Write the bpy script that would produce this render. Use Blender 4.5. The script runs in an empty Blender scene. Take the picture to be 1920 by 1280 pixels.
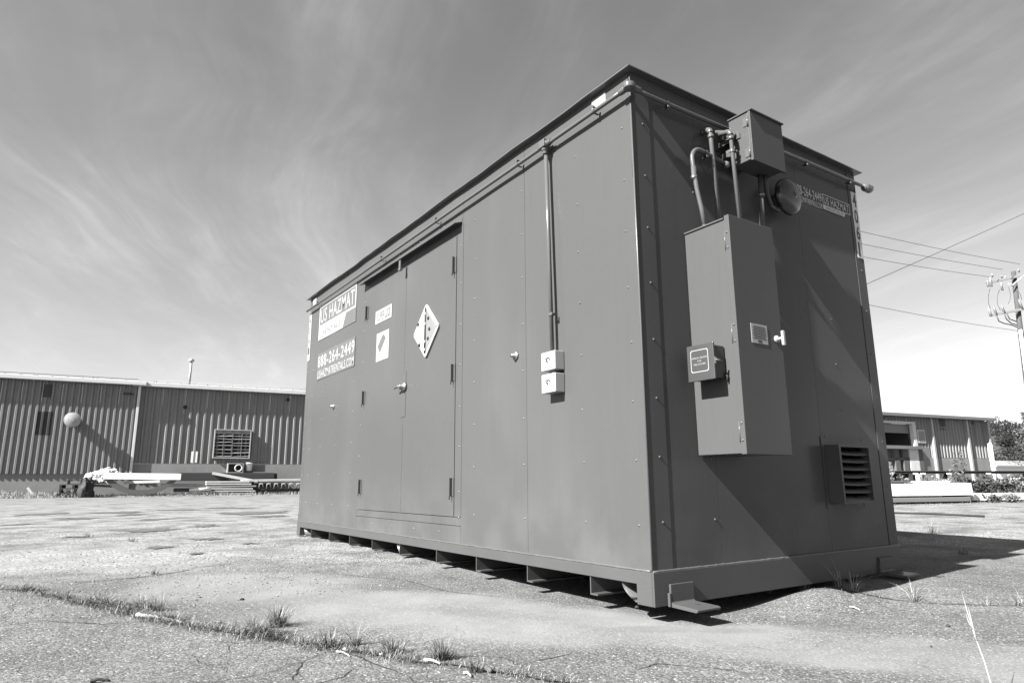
import bpy, bmesh, math, random
from mathutils import Vector, Matrix, noise as mnoise

# ------------------------------------------------------------------ camera, sky, sun, exposure
scn = bpy.context.scene
COL = scn.collection
CAM = Vector((-2.56558, -2.53493, 0.61434))
RV = Vector((0.82872358, -0.55962661, -0.00593998))
UV = Vector((-0.11138193, -0.17532272, 0.97819017))
FV = Vector((0.54846266, 0.80998765, 0.20762637))
FPX = 1246.745
cam = bpy.data.cameras.new('camera')
cam.sensor_width = 36.0
cam.sensor_fit = 'HORIZONTAL'
cam.lens = FPX / 1920 * 36
cam.clip_start = 0.05
cam.clip_end = 3000
camo = bpy.data.objects.new('camera', cam)
COL.objects.link(camo)
camo.matrix_world = Matrix(((RV.x, UV.x, -FV.x, CAM.x), (RV.y, UV.y, -FV.y, CAM.y), (RV.z, UV.z, -FV.z, CAM.z), (0, 0, 0, 1)))
scn.camera = camo

SUN = Vector((1.0, 0.085, -0.80)).normalized()          # the way the light travels
SUN_EL = math.asin(-SUN.z)
SUN_ROT = math.atan2(-SUN.x, -SUN.y)
SKY_STRENGTH = 0.05
CLOUD_A, CLOUD_B, CLOUD_GAIN = (9.3, 4.2, 0), (23.0, 2.7, 0), 0.30
EXPOSURE = 2.2
scn.view_settings.view_transform = 'Standard'
scn.view_settings.look = 'None'
scn.view_settings.gamma = 1.0
scn.view_settings.exposure = EXPOSURE
scn.view_settings.use_curve_mapping = False

world = bpy.data.worlds.new('World')
scn.world = world
world.use_nodes = True
nt = world.node_tree
nt.nodes.clear()
N, L = nt.nodes.new, nt.links.new


def wmath(op, a, b=None, clamp=False):
    n = N('ShaderNodeMath'); n.operation = op; n.use_clamp = clamp
    for i, v in enumerate((a, b)):
        if v is None: continue
        if isinstance(v, (int, float)): n.inputs[i].default_value = v
        else: L(v, n.inputs[i])
    return n.outputs[0]


sky = N('ShaderNodeTexSky')
sky.sky_type = 'NISHITA'
sky.sun_disc = False
sky.sun_elevation = SUN_EL
sky.sun_rotation = SUN_ROT
sky.altitude = 100
sky.air_density = 1.0
sky.dust_density = 1.0
sky.ozone_density = 1.0
sep = N('ShaderNodeSeparateColor'); L(sky.outputs[0], sep.inputs[0])
# black and white film behind an orange filter: mostly the red channel
grey = wmath('ADD', wmath('MULTIPLY', sep.outputs[0], 0.73), wmath('MULTIPLY', sep.outputs[1], 0.28))
# thin cirrus on a flat layer overhead: bent streaks along one bearing, torn by finer noise
tc = N('ShaderNodeTexCoord')
sx = N('ShaderNodeSeparateXYZ'); L(tc.outputs['Generated'], sx.inputs[0])
zc = wmath('ADD', wmath('MAXIMUM', sx.outputs[2], 0.02), 0.10)
cx = N('ShaderNodeCombineXYZ')
L(wmath('DIVIDE', sx.outputs[0], zc), cx.inputs[0]); L(wmath('DIVIDE', sx.outputs[1], zc), cx.inputs[1])


def wnoise(vec, scale, detail, rough=0.5, dist=0.0, loc=(0, 0, 0), sc=(1, 1, 1)):
    q = N('ShaderNodeMapping'); L(vec, q.inputs[0]); q.inputs['Location'].default_value = loc; q.inputs['Scale'].default_value = sc
    k = N('ShaderNodeTexNoise'); L(q.outputs[0], k.inputs['Vector'])
    k.inputs['Scale'].default_value = scale; k.inputs['Detail'].default_value = detail; k.inputs['Roughness'].default_value = rough; k.inputs['Distortion'].default_value = dist
    return k


def wrange(v, a, b, c=0.0, d=1.0):
    k = N('ShaderNodeMapRange'); k.interpolation_type = 'SMOOTHSTEP'; L(v, k.inputs[0])
    for i_, q in enumerate((a, b, c, d)): k.inputs[1 + i_].default_value = q
    return k.outputs[0]


vr = N('ShaderNodeVectorRotate'); vr.rotation_type = 'Z_AXIS'; L(cx.outputs[0], vr.inputs['Vector'])
vr.inputs['Angle'].default_value = math.radians(-70)
warp = wnoise(vr.outputs[0], 0.55, 3, loc=(1.3, 0.4, 0))
wv_ = N('ShaderNodeVectorMath'); wv_.operation = 'MULTIPLY_ADD'; L(warp.outputs['Color'], wv_.inputs[0]); wv_.inputs[1].default_value = (0.9, 0.9, 0); L(vr.outputs[0], wv_.inputs[2])
broad = wnoise(wv_.outputs[0], 0.75, 6, 0.6, 0.3, CLOUD_A, (0.55, 0.9, 1))
streak = wnoise(wv_.outputs[0], 1.0, 9, 0.62, 0.5, CLOUD_B, (0.28, 2.1, 1))
wisp = wnoise(wv_.outputs[0], 2.6, 10, 0.68, 1.2, (4.0, 9.0, 0), (0.5, 1.6, 1))
cl = wmath('MULTIPLY', wrange(broad.outputs[0], 0.36, 0.68), wrange(streak.outputs[0], 0.34, 0.74, 0.25, 1.0))
cl = wmath('ADD', wmath('MULTIPLY', cl, wrange(wisp.outputs[0], 0.30, 0.70, 0.55, 1.2)), wmath('MULTIPLY', wrange(streak.outputs[0], 0.50, 0.80), 0.28))
cl = wmath('MULTIPLY', cl, CLOUD_GAIN, True)
mix = N('ShaderNodeMix'); mix.data_type = 'FLOAT'
L(cl, mix.inputs[0]); L(grey, mix.inputs[2]); mix.inputs[3].default_value = 5.6
bg = N('ShaderNodeBackground'); L(mix.outputs[0], bg.inputs[0]); bg.inputs[1].default_value = SKY_STRENGTH
wo = N('ShaderNodeOutputWorld'); L(bg.outputs[0], wo.inputs[0])

sl = bpy.data.lights.new('sun', 'SUN')
sl.energy = 5.0
sl.angle = math.radians(0.5)
sl.color = (1.0, 0.995, 0.985)
so = bpy.data.objects.new('sun', sl)
COL.objects.link(so)
so.rotation_euler = SUN.to_track_quat('-Z', 'Y').to_euler()
so.location = (-10, -3, 12)

random.seed(7)
R = random.random
U = random.uniform


# ------------------------------------------------------------------ helpers
def ray(px, py):
    return FV + RV * ((px - 960) / FPX) - UV * ((py - 640) / FPX)


def at_depth(px, py, z):
    return CAM + ray(px, py) * z


def on_plane(px, py, p0, nrm):
    v = ray(px, py)
    return CAM + v * ((p0 - CAM).dot(nrm) / v.dot(nrm))


def on_z(px, py, z):
    v = ray(px, py)
    return CAM + v * ((z - CAM.z) / v.z)


ORG = {}


def tag(o, label=None, cat=None, group=None, kind=None):
    if label: o['label'] = label
    if cat: o['category'] = cat
    if group: o['group'] = group
    if kind: o['kind'] = kind
    return o


def thing(name, loc, label, cat, group=None):
    o = bpy.data.objects.new(name, None)
    o.empty_display_size = 0.1
    COL.objects.link(o)
    o.location = loc
    ORG[o.name] = Vector(loc)
    return tag(o, label, cat, group)


def put(name, mesh, parent=None, org=None):
    """link a mesh whose vertices are in world coordinates"""
    o = bpy.data.objects.new(name, mesh)
    COL.objects.link(o)
    base = ORG[parent.name] if parent else Vector((0, 0, 0))
    org = Vector(org) if org is not None else (base.copy() if parent else Vector((0, 0, 0)))
    if org.length > 0:
        mesh.transform(Matrix.Translation(-org))
    o.location = org - base
    o.parent = parent
    ORG[o.name] = org
    return o


class MB:
    def __init__(s):
        s.v = []; s.f = []; s.sm = []

    def add(s, vs, fs, smooth=False):
        b = len(s.v)
        s.v += [tuple(v) for v in vs]
        s.f += [tuple(i + b for i in f) for f in fs]
        s.sm += [smooth] * len(fs)
        return s

    def box(s, x0, x1, y0, y1, z0, z1, M=None):
        vs = [Vector(p) for p in ((x0, y0, z0), (x1, y0, z0), (x1, y1, z0), (x0, y1, z0), (x0, y0, z1), (x1, y0, z1), (x1, y1, z1), (x0, y1, z1))]
        if M is not None: vs = [M @ v for v in vs]
        return s.add(vs, ((0, 3, 2, 1), (4, 5, 6, 7), (0, 1, 5, 4), (1, 2, 6, 5), (2, 3, 7, 6), (3, 0, 4, 7)))

    def prism(s, poly, ext, smooth=False):
        """closed polygon (list of Vector) swept along vector ext"""
        n = len(poly)
        a = [Vector(p) for p in poly]
        b = [p + Vector(ext) for p in a]
        fs = [tuple(range(n - 1, -1, -1)), tuple(range(n, 2 * n))]
        s.add(a + b, fs)
        k = len(s.v) - 2 * n
        for i in range(n):
            j = (i + 1) % n
            s.f.append((k + i, k + j, k + n + j, k + n + i)); s.sm.append(smooth)
        return s

    def tube(s, pts, r, n=10, caps=True):
        pts = [Vector(p) for p in pts]
        rr = r if isinstance(r, (list, tuple)) else [r] * len(pts)
        rings = []
        up = Vector((0, 0, 1))
        prev = None
        for i, p in enumerate(pts):
            t = (pts[min(i + 1, len(pts) - 1)] - pts[max(i - 1, 0)])
            if t.length < 1e-9: t = Vector((0, 0, 1))
            t.normalize()
            if prev is None:
                a = up.cross(t)
                if a.length < 0.05: a = Vector((1, 0, 0)).cross(t)
            else:
                a = prev - t * prev.dot(t)
            a.normalize(); prev = a
            b = t.cross(a)
            rings.append([p + (a * math.cos(2 * math.pi * k / n) + b * math.sin(2 * math.pi * k / n)) * rr[i] for k in range(n)])
        base = len(s.v)
        for g in rings: s.v += [tuple(q) for q in g]
        for i in range(len(rings) - 1):
            for k in range(n):
                k2 = (k + 1) % n
                s.f.append((base + i * n + k, base + i * n + k2, base + (i + 1) * n + k2, base + (i + 1) * n + k)); s.sm.append(True)
        if caps:
            s.f.append(tuple(base + k for k in range(n - 1, -1, -1))); s.sm.append(False)
            e = base + (len(rings) - 1) * n
            s.f.append(tuple(e + k for k in range(n))); s.sm.append(False)
        return s

    def lathe(s, org, axis, prof, n=24, flat=False):
        """prof: (distance along axis, radius)"""
        ax = Vector(axis).normalized()
        k = len(s.sm)
        s.tube([Vector(org) + ax * d for d, _ in prof], [max(q, 1e-4) for _, q in prof], n, True)
        if flat: s.sm[k:] = [False] * (len(s.sm) - k)
        return s

    def mesh(s, name, mat):
        m = bpy.data.meshes.new(name)
        m.from_pydata(s.v, [], s.f)
        m.polygons.foreach_set('use_smooth', s.sm)
        m.materials.append(mat)
        m.update()
        return m

    def build(s, name, mat, parent=None, org=None, bevel=0.0, seg=2, fix=True):
        m = s.mesh(name, mat)
        if fix:
            bm = bmesh.new(); bm.from_mesh(m)
            bmesh.ops.recalc_face_normals(bm, faces=bm.faces)
            bm.to_mesh(m); bm.free()
        o = put(name, m, parent, org)
        if bevel:
            b = o.modifiers.new('bevel', 'BEVEL'); b.width = bevel; b.segments = seg; b.limit_method = 'ANGLE'; b.angle_limit = math.radians(40)
        return o


def copy_part(o, parent, off=(0, 0, 0), name=None):
    c = o.copy()
    COL.objects.link(c)
    c.parent = parent
    c.location = o.location + Vector(off)
    return c


# ------------------------------------------------------------------ materials (black and white photograph: all greys)
def mat(name, g, rough=0.6, metal=0.0, spec=0.5, var=0.15, vscale=6.0, fine=0.0, fscale=120.0, bump=0.0, bscale=80.0, streak=0.0, trans=0.0, dust=0.0):
    m = bpy.data.materials.new(name)
    m.use_nodes = True
    t = m.node_tree; nn = t.nodes; ll = t.links
    p = nn['Principled BSDF']
    p.inputs['Roughness'].default_value = rough
    p.inputs['Metallic'].default_value = metal
    p.inputs['Specular IOR Level'].default_value = spec
    tcn = nn.new('ShaderNodeTexCoord')
    geo = nn.new('ShaderNodeNewGeometry')
    src = geo.outputs['Position']
    val = None

    def noise(scale, detail, sc=None):
        k = nn.new('ShaderNodeTexNoise')
        k.inputs['Scale'].default_value = scale; k.inputs['Detail'].default_value = detail
        if sc:
            q = nn.new('ShaderNodeMapping'); q.inputs['Scale'].default_value = sc
            ll.new(src, q.inputs[0]); ll.new(q.outputs[0], k.inputs['Vector'])
        else:
            ll.new(src, k.inputs['Vector'])
        return k.outputs[0]

    def mth(op, a, b):
        k = nn.new('ShaderNodeMath'); k.operation = op
        for i, v in enumerate((a, b)):
            if isinstance(v, (int, float)): k.inputs[i].default_value = v
            else: ll.new(v, k.inputs[i])
        return k.outputs[0]

    tot = mth('ADD', mth('MULTIPLY', mth('SUBTRACT', noise(vscale, 5), 0.5), 2 * var), 1.0)
    if fine: tot = mth('MULTIPLY', tot, mth('ADD', mth('MULTIPLY', mth('SUBTRACT', noise(fscale, 3), 0.5), 2 * fine), 1.0))
    if streak: tot = mth('MULTIPLY', tot, mth('ADD', mth('MULTIPLY', mth('SUBTRACT', noise(5.0, 4, (6, 6, 0.35)), 0.5), 2 * streak), 1.0))
    tot = mth('MULTIPLY', tot, g)
    cc = nn.new('ShaderNodeCombineColor')
    for i in range(3): ll.new(tot, cc.inputs[i])
    ll.new(cc.outputs[0], p.inputs['Base Color'])
    rv = mth('ADD', mth('MULTIPLY', mth('SUBTRACT', noise(vscale * 1.7, 4), 0.5), 0.25), rough)
    ll.new(rv, p.inputs['Roughness'])
    if dust:
        sp = nn.new('ShaderNodeSeparateXYZ'); ll.new(src, sp.inputs[0])
        dm = nn.new('ShaderNodeMapRange'); ll.new(sp.outputs[2], dm.inputs[0]); dm.inputs[1].default_value = 0.75; dm.inputs[2].default_value = 0.15
        dn = nn.new('ShaderNodeMapRange'); ll.new(noise(3.2, 7), dn.inputs[0]); dn.inputs[1].default_value = 0.42; dn.inputs[2].default_value = 0.68
        sm_ = nn.new('ShaderNodeMapRange'); ll.new(noise(1.1, 6, (1, 1, 0.5)), sm_.inputs[0]); sm_.inputs[1].default_value = 0.56; sm_.inputs[2].default_value = 0.74
        run = nn.new('ShaderNodeMapRange'); ll.new(noise(9.0, 5, (3.5, 3.5, 0.12)), run.inputs[0]); run.inputs[1].default_value = 0.58; run.inputs[2].default_value = 0.72
        fac = mth('ADD', mth('MULTIPLY', mth('MULTIPLY', dm.outputs[0], dn.outputs[0]), dust), mth('MULTIPLY', sm_.outputs[0], dust * 0.45))
        fac = mth('SUBTRACT', fac, mth('MULTIPLY', run.outputs[0], dust * 0.12))
        tot2 = mth('MULTIPLY', tot, mth('ADD', fac, 1.0))
        for i in range(3): ll.new(tot2, cc.inputs[i])
    if bump:
        b = nn.new('ShaderNodeBump'); b.inputs['Strength'].default_value = bump; b.inputs['Distance'].default_value = 0.01
        ll.new(noise(bscale, 4), b.inputs['Height']); ll.new(b.outputs[0], p.inputs['Normal'])
    if trans:
        p.inputs['Transmission Weight'].default_value = trans
    return m


M = {}
M['paint'] = mat('container_paint', 0.054, 0.24, 0, 0.09, 0.075, 0.9, 0.04, 45, 0.012, 25, 0.035, dust=0.28)
M['cap'] = mat('cap_paint', 0.06, 0.32, 0, 0.55, 0.06, 3, 0.04, 60)
M['paint_gloss'] = mat('conduit_paint', 0.066, 0.25, 0, 0.3, 0.06, 9, 0.05, 200)
M['base_paint'] = mat('skid_paint', 0.052, 0.33, 0, 0.15, 0.12, 5, 0.08, 90, 0.06, 70)
M['sealant'] = mat('sealant', 0.062, 0.4, 0, 0.5, 0.15, 20, 0.1, 160, 0.5, 90)
M['gap'] = mat('dark_inside', 0.014, 0.7, 0, 0.3, 0.1)
M['screw'] = mat('zinc_screw', 0.085, 0.35, 0.2, 0.5, 0.1)
M['galv'] = mat('galvanised', 0.17, 0.38, 0.75, 0.5, 0.15, 18)
M['white'] = mat('white_plastic', 0.24, 0.4, 0, 0.5, 0.04, 6)
M['signwhite'] = mat('sign_white', 0.21, 0.45, 0, 0.4, 0.03, 6)
M['signgrey'] = mat('sign_grey', 0.068, 0.4, 0, 0.4, 0.04, 6)
M['enddecal'] = mat('decal_grey', 0.32, 0.45, 0, 0.4, 0.05, 6)
M['platewhite'] = mat('plate_white', 0.40, 0.45, 0, 0.4, 0.05, 6)
M['placgrey'] = mat('placard_grey', 0.115, 0.5, 0, 0.4, 0.06, 12)
M['labelgrey'] = mat('label_paper', 0.22, 0.5, 0, 0.4, 0.06, 30)
M['black'] = mat('black_ink', 0.02, 0.5, 0, 0.4, 0.1)
M['dark'] = mat('dark_bell', 0.02, 0.22, 0, 0.6, 0.1, 10)
M['box'] = mat('release_box_paint', 0.036, 0.3, 0, 0.5, 0.05, 6)


# ------------------------------------------------------------------ ground
def G0(px, py): return on_z(px, py, -0.065)


FRONT_CRACK = [G0(*p) for p in ((-200, 1105), (-60, 1112), (0, 1118), (60, 1122), (120, 1135), (200, 1145), (260, 1157), (340, 1171), (420, 1182), (500, 1190), (600, 1207), (700, 1221), (790, 1238), (850, 1245), (930, 1256), (1000, 1265), (1080, 1277), (1200, 1292))]
MID_CRACK = [G0(*p) for p in ((120, 1107), (180, 1103), (230, 1098), (300, 1091), (340, 1085), (372, 1078), (450, 1070))]
RIGHT_CRACK = [G0(*p) for p in ((1430, 1113), (1500, 1118), (1560, 1119), (1640, 1124), (1720, 1131), (1800, 1136), (1920, 1141), (2100, 1146))]
FORE = [[G0(*p) for p in q] for q in (
    ((622, 1212), (596, 1222), (572, 1232), (560, 1246), (540, 1280)),
    ((572, 1232), (520, 1250), (470, 1262), (420, 1270), (330, 1285)),
    ((640, 1215), (700, 1240), (760, 1262), (800, 1290)),
    ((372, 1078), (470, 1062), (560, 1058), (640, 1064)),
    ((620, 1085), (760, 1092), (840, 1110), (960, 1118)),
    ((0, 1180), (90, 1170), (190, 1175), (260, 1168)),
    ((1180, 1255), (1230, 1240), (1330, 1246), (1440, 1262)),
    ((1690, 1057), (1750, 1062), (1810, 1055), (1900, 1048)))]


def seg_dist(p, poly):
    best = 1e9
    for a, b in zip(poly, poly[1:]):
        ax, ay = a.x, a.y; dx, dy = b.x - ax, b.y - ay
        t = ((p[0] - ax) * dx + (p[1] - ay) * dy) / (dx * dx + dy * dy)
        t = 0 if t < 0 else 1 if t > 1 else t
        q = (p[0] - ax - t * dx) ** 2 + (p[1] - ay - t * dy) ** 2
        if q < best: best = q
    return math.sqrt(best)


def nz(x, y, s, seed=0.0):
    return mnoise.noise(Vector((x * s + seed, y * s - seed, seed * 0.37)))


def sstep(a, b, x):
    t = (x - a) / (b - a); t = 0 if t < 0 else 1 if t > 1 else t
    return t * t * (3 - 2 * t)


MOUND = on_z(1505, 1098, -0.02)


def gz(x, y):
    d = math.hypot(x + 2.5, y + 2.5)
    # under the container: lowest at the near corner
    h = -0.075 + 0.06 * sstep(0.3, 3.5, y) + 0.045 * sstep(0.6, 2.4, x)
    h = -0.075 + (h + 0.075) * (1 - sstep(9, 16, d)) + 0.055 * sstep(9, 16, d)
    h += 0.055 * math.exp(-(((x - 1.25) / 0.42) ** 2 + ((y + 0.12) / 0.20) ** 2))
    h += 0.018 * nz(x, y, 0.45, 3.1) * (1 - sstep(14, 30, d)) + 0.006 * nz(x, y, 1.7, 8.2) * (1 - sstep(8, 14, d))
    far = max(0.0, d - 14)
    h += 0.0055 * min(far, 60)
    return h


def axis_coords(lo, hi, fine_lo, fine_hi, step, grow):
    a = []
    v = fine_lo
    while v <= fine_hi + 1e-6: a.append(v); v += step
    s = step; v = a[-1]
    while v < hi: s = min(s * grow, 60); v += s; a.append(v)
    s = step; v = a[0]; pre = []
    while v > lo: s = min(s * grow, 60); v -= s; pre.append(v)
    return pre[::-1] + a


def ellipse_mask(x, y, cx, cy, a, b, ang):
    c, s = math.cos(ang), math.sin(ang)
    u = ((x - cx) * c + (y - cy) * s) / a; v = (-(x - cx) * s + (y - cy) * c) / b
    return u * u + v * v


CRVIEW = math.atan2(RV.y, RV.x)


def px_ellipse(cx, cy, hw, hh):
    c = G0(cx, cy); e = G0(cx + hw, cy); t = G0(cx, cy - hh); b = G0(cx, cy + hh)
    return (c.x, c.y, (e - c).length, max(0.08, (t - b).length / 2), CRVIEW)


SILT = [px_ellipse(*q) for q in ((150, 1056, 330, 26), (470, 1108, 260, 26), (760, 1140, 330, 36), (1000, 1165, 320, 40), (1350, 1185, 300, 26), (1650, 1215, 380, 30), (1900, 1235, 260, 40), (250, 1075, 220, 12))]
TARP = [px_ellipse(*q) for q in ((85, 970, 33, 2.2), (212, 966, 42, 2.0), (150, 977, 32, 1.8), (285, 978.5, 30, 1.7), (280, 999.5, 58, 2.6), (378, 992, 30, 1.8), (240, 971, 24, 1.5), (392, 1018.5, 36, 2.8), (300, 1037, 27, 4), (365, 1051.5, 13, 2), (35, 988, 20, 2.6), (470, 967, 60, 3.0), (500, 973, 50, 2), (330, 962, 50, 1.2), (430, 958, 50, 1.0), (470, 1030, 26, 1.6), (140, 1014, 26, 1.5))]
TAR = [px_ellipse(*q) for q in ((1300, 1175, 160, 5), (1560, 1165, 90, 10), (1880, 1165, 60, 16), (700, 1105, 120, 6))]


def ground_masks(x, y, d):
    silt = 0.0
    w = 0.35 * nz(x, y, 1.1, 5.0) + 0.18 * nz(x, y, 3.5, 2.0)
    if d < 14:
        for e in SILT:
            silt = max(silt, 1 - sstep(0.35, 1.15, ellipse_mask(x, y, *e) + w))
        silt *= 0.75 + 0.5 * nz(x, y, 2.4, 9.0)
    # loose pale gravel spread near the far end of the container and across the yard behind it
    g = sstep(1.2, 3.8, y + 0.9 * nz(x, y, 0.6, 4.0) + 0.5 * x) * (1 - 0.5 * sstep(20, 40, d))
    tar = 0.0
    wt = 0.6 * nz(x, y, 0.9, 1.0) + 0.3 * nz(x, y, 3.3, 6.0)
    if d < 40:
        for i, e in enumerate(TAR):
            q = 1 - sstep(0.5, 1.5, ellipse_mask(x, y, *e) + wt)
            tar = max(tar, q * 0.45)
    return max(0, min(1, silt)), g, max(0, min(1, tar))


def build_ground():
    xs = axis_coords(-420, 900, -3.3, 3.4, 0.028, 1.06)
    ys = axis_coords(-60, 900, -1.9, 4.2, 0.028, 1.06)
    nx, ny = len(xs), len(ys)
    vs = []; silt = []; grav = []; tar = []; crk = []
    lines = [FRONT_CRACK, MID_CRACK, RIGHT_CRACK] + FORE
    wid = [0.022, 0.013, 0.014] + [0.009] * len(FORE)
    boxes = []
    for ln in lines:
        boxes.append((min(p.x for p in ln) - 0.2, max(p.x for p in ln) + 0.2, min(p.y for p in ln) - 0.2, max(p.y for p in ln) + 0.2))
    for y in ys:
        for x in xs:
            d = math.hypot(x + 2.56, y + 2.53)
            h = gz(x, y)
            c = 0.0
            if d < 9:
                jx = x + 0.03 * nz(x, y, 6, 1.5); jy = y + 0.03 * nz(x, y, 6, 7.5)
                for k, ln in enumerate(lines):
                    b = boxes[k]
                    if b[0] < x < b[1] and b[2] < y < b[3]:
                        q = seg_dist((jx, jy), ln)
                        ww = wid[k]
                        c = max(c, (1 - sstep(ww * 0.5, ww * 2.0, q)) * (1.0 if k < 3 else 0.8))
                        if k == 0:      # the older slab in front heaves up a little at the joint
                            h += 0.0
                h -= 0.002 * c
            s_, g_, t_ = ground_masks(x, y, d) if d < 60 else (0, 0.4, 0)
            vs.append((x, y, h)); silt.append(s_); grav.append(g_); tar.append(t_); crk.append(c)
    fs = [(j * nx + i, j * nx + i + 1, (j + 1) * nx + i + 1, (j + 1) * nx + i) for j in range(ny - 1) for i in range(nx - 1)]
    m = bpy.data.meshes.new('ground')
    m.from_pydata(vs, [], fs)
    m.polygons.foreach_set('use_smooth', [True] * len(fs))
    for nm, dat in (('silt', silt), ('gravel', grav), ('tar', tar), ('crack', crk)):
        a = m.attributes.new(nm, 'FLOAT', 'POINT'); a.data.foreach_set('value', dat)
    m.update()
    # material
    mt = bpy.data.materials.new('weathered_asphalt'); mt.use_nodes = True
    t = mt.node_tree; nn = t.nodes; ll = t.links; p = nn['Principled BSDF']
    geo = nn.new('ShaderNodeNewGeometry'); pos = geo.outputs['Position']

    def mth(op, a, b=None, clamp=False):
        k = nn.new('ShaderNodeMath'); k.operation = op; k.use_clamp = clamp
        for i, v in enumerate((a, b)):
            if v is None: continue
            if isinstance(v, (int, float)): k.inputs[i].default_value = v
            else: ll.new(v, k.inputs[i])
        return k.outputs[0]

    def noi(s, det=4, r=0.55):
        k = nn.new('ShaderNodeTexNoise'); k.inputs['Scale'].default_value = s; k.inputs['Detail'].default_value = det; k.inputs['Roughness'].default_value = r
        ll.new(pos, k.inputs['Vector']); return k.outputs[0]

    def vor(s, feat='F1', out='Distance'):
        k = nn.new('ShaderNodeTexVoronoi'); k.inputs['Scale'].default_value = s; k.feature = feat
        ll.new(pos, k.inputs['Vector']); return k.outputs[out]

    def rng(v, a, b, c=0.0, e=1.0):
        k = nn.new('ShaderNodeMapRange')
        ll.new(v, k.inputs[0]); k.inputs[1].default_value = a; k.inputs[2].default_value = b; k.inputs[3].default_value = c; k.inputs[4].default_value = e
        return k.outputs[0]

    def att(nm):
        k = nn.new('ShaderNodeAttribute'); k.attribute_name = nm; return k.outputs['Fac']

    def lerp(f, a, b):
        k = nn.new('ShaderNodeMix'); k.data_type = 'FLOAT'
        for i, v in ((0, f), (2, a), (3, b)):
            if isinstance(v, (int, float)): k.inputs[i].default_value = v
            else: ll.new(v, k.inputs[i])
        return k.outputs[0]
    agg = vor(120); aggc = vor(120, 'F1', 'Color')
    agb = vor(62); 
    sepc = nn.new('ShaderNodeSeparateColor'); ll.new(aggc, sepc.inputs[0])
    stone = rng(sepc.outputs[0], 0.0, 1.0, 0.52, 1.48)
    sparkle = rng(sepc.outputs[1], 0.93, 0.98, 0.0, 1.0)
    big = noi(0.8, 5, 0.6); midn = noi(5.5, 5, 0.6); finen = noi(90, 3)
    base = mth('MULTIPLY', mth('MULTIPLY', rng(big, 0.3, 0.7, 0.74, 1.22), rng(midn, 0.3, 0.7, 0.84, 1.16)), 0.092)
    base = mth('MULTIPLY', base, stone)
    base = mth('MULTIPLY', base, rng(agg, 0.2, 0.75, 1.12, 0.62))
    base = lerp(sparkle, base, 0.22)
    siltc = mth('MULTIPLY', mth('MULTIPLY', rng(midn, 0.3, 0.7, 0.92, 1.08), rng(finen, 0.3, 0.7, 0.90, 1.10)), 0.150)
    col = lerp(mth('MULTIPLY', att('silt'), 0.85), base, siltc)
    gcell = vor(48, 'F1', 'Color'); gs = nn.new('ShaderNodeSeparateColor'); ll.new(gcell, gs.inputs[0])
    gd = vor(48)
    gravc = mth('MULTIPLY', rng(gs.outputs[0], 0, 1, 0.13, 0.30), rng(gd, 0.25, 0.8, 1.1, 0.45))
    gmask = mth('MULTIPLY', att('gravel'), rng(noi(1.6, 5, 0.65), 0.38, 0.56))
    col = lerp(mth('MULTIPLY', gmask, 0.9), col, gravc)
    tarm = mth('MULTIPLY', att('tar'), rng(noi(7, 4), 0.30, 0.55))
    col = lerp(mth('MULTIPLY', tarm, 0.75), col, 0.055)
    # hairline crazing
    wv = nn.new('ShaderNodeTexVoronoi'); wv.feature = 'DISTANCE_TO_EDGE'; wv.inputs['Scale'].default_value = 2.6
    wn = nn.new('ShaderNodeTexNoise'); wn.inputs['Scale'].default_value = 7; wn.inputs['Detail'].default_value = 5; ll.new(pos, wn.inputs['Vector'])
    vm = nn.new('ShaderNodeVectorMath'); vm.operation = 'MULTIPLY_ADD'; ll.new(wn.outputs['Color'], vm.inputs[0]); vm.inputs[1].default_value = (0.22, 0.22, 0.0); ll.new(pos, vm.inputs[2])
    ll.new(vm.outputs[0], wv.inputs['Vector'])
    craze = mth('MULTIPLY', rng(wv.outputs['Distance'], 0.004, 0.016, 1.0, 0.0), rng(noi(0.9, 3), 0.50, 0.62))
    craze = mth('MULTIPLY', craze, mth('SUBTRACT', 1.0, mth('MULTIPLY', att('silt'), 0.9)))
    col = lerp(mth('MULTIPLY', craze, 0.55), col, 0.045)
    col = lerp(mth('MULTIPLY', att('crack'), 0.35), col, 0.05)
    cc = nn.new('ShaderNodeCombineColor')
    for i in range(3): ll.new(col, cc.inputs[i])
    ll.new(cc.outputs[0], p.inputs['Base Color'])
    p.inputs['Roughness'].default_value = 0.88
    p.inputs['Specular IOR Level'].default_value = 0.25
    hgt = mth('ADD', mth('MULTIPLY', mth('SUBTRACT', 1.0, agg), 0.5), mth('MULTIPLY', mth('SUBTRACT', 1.0, agb), 0.35))
    hgt = mth('MULTIPLY', hgt, lerp(att('silt'), 1.0, 0.22))
    hgt = mth('ADD', hgt, mth('MULTIPLY', mth('MULTIPLY', mth('SUBTRACT', 1.0, gd), gmask), 1.6))
    hgt = mth('SUBTRACT', hgt, mth('MULTIPLY', craze, 0.8))
    b = nn.new('ShaderNodeBump'); b.inputs['Strength'].default_value = 0.75; b.inputs['Distance'].default_value = 0.006
    ll.new(hgt, b.inputs['Height']); ll.new(b.outputs[0], p.inputs['Normal'])
    m.materials.append(mt)
    o = put('ground', m)
    tag(o, kind='structure')
    return o


build_ground()
# old tar patches on the yard: thin ragged skins on the asphalt
M['soil'] = mat('crack_soil', 0.022, 0.9, 0, 0.2, 0.4, 30, 0.3, 200, 0.5, 120)
random.seed(55)


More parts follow.
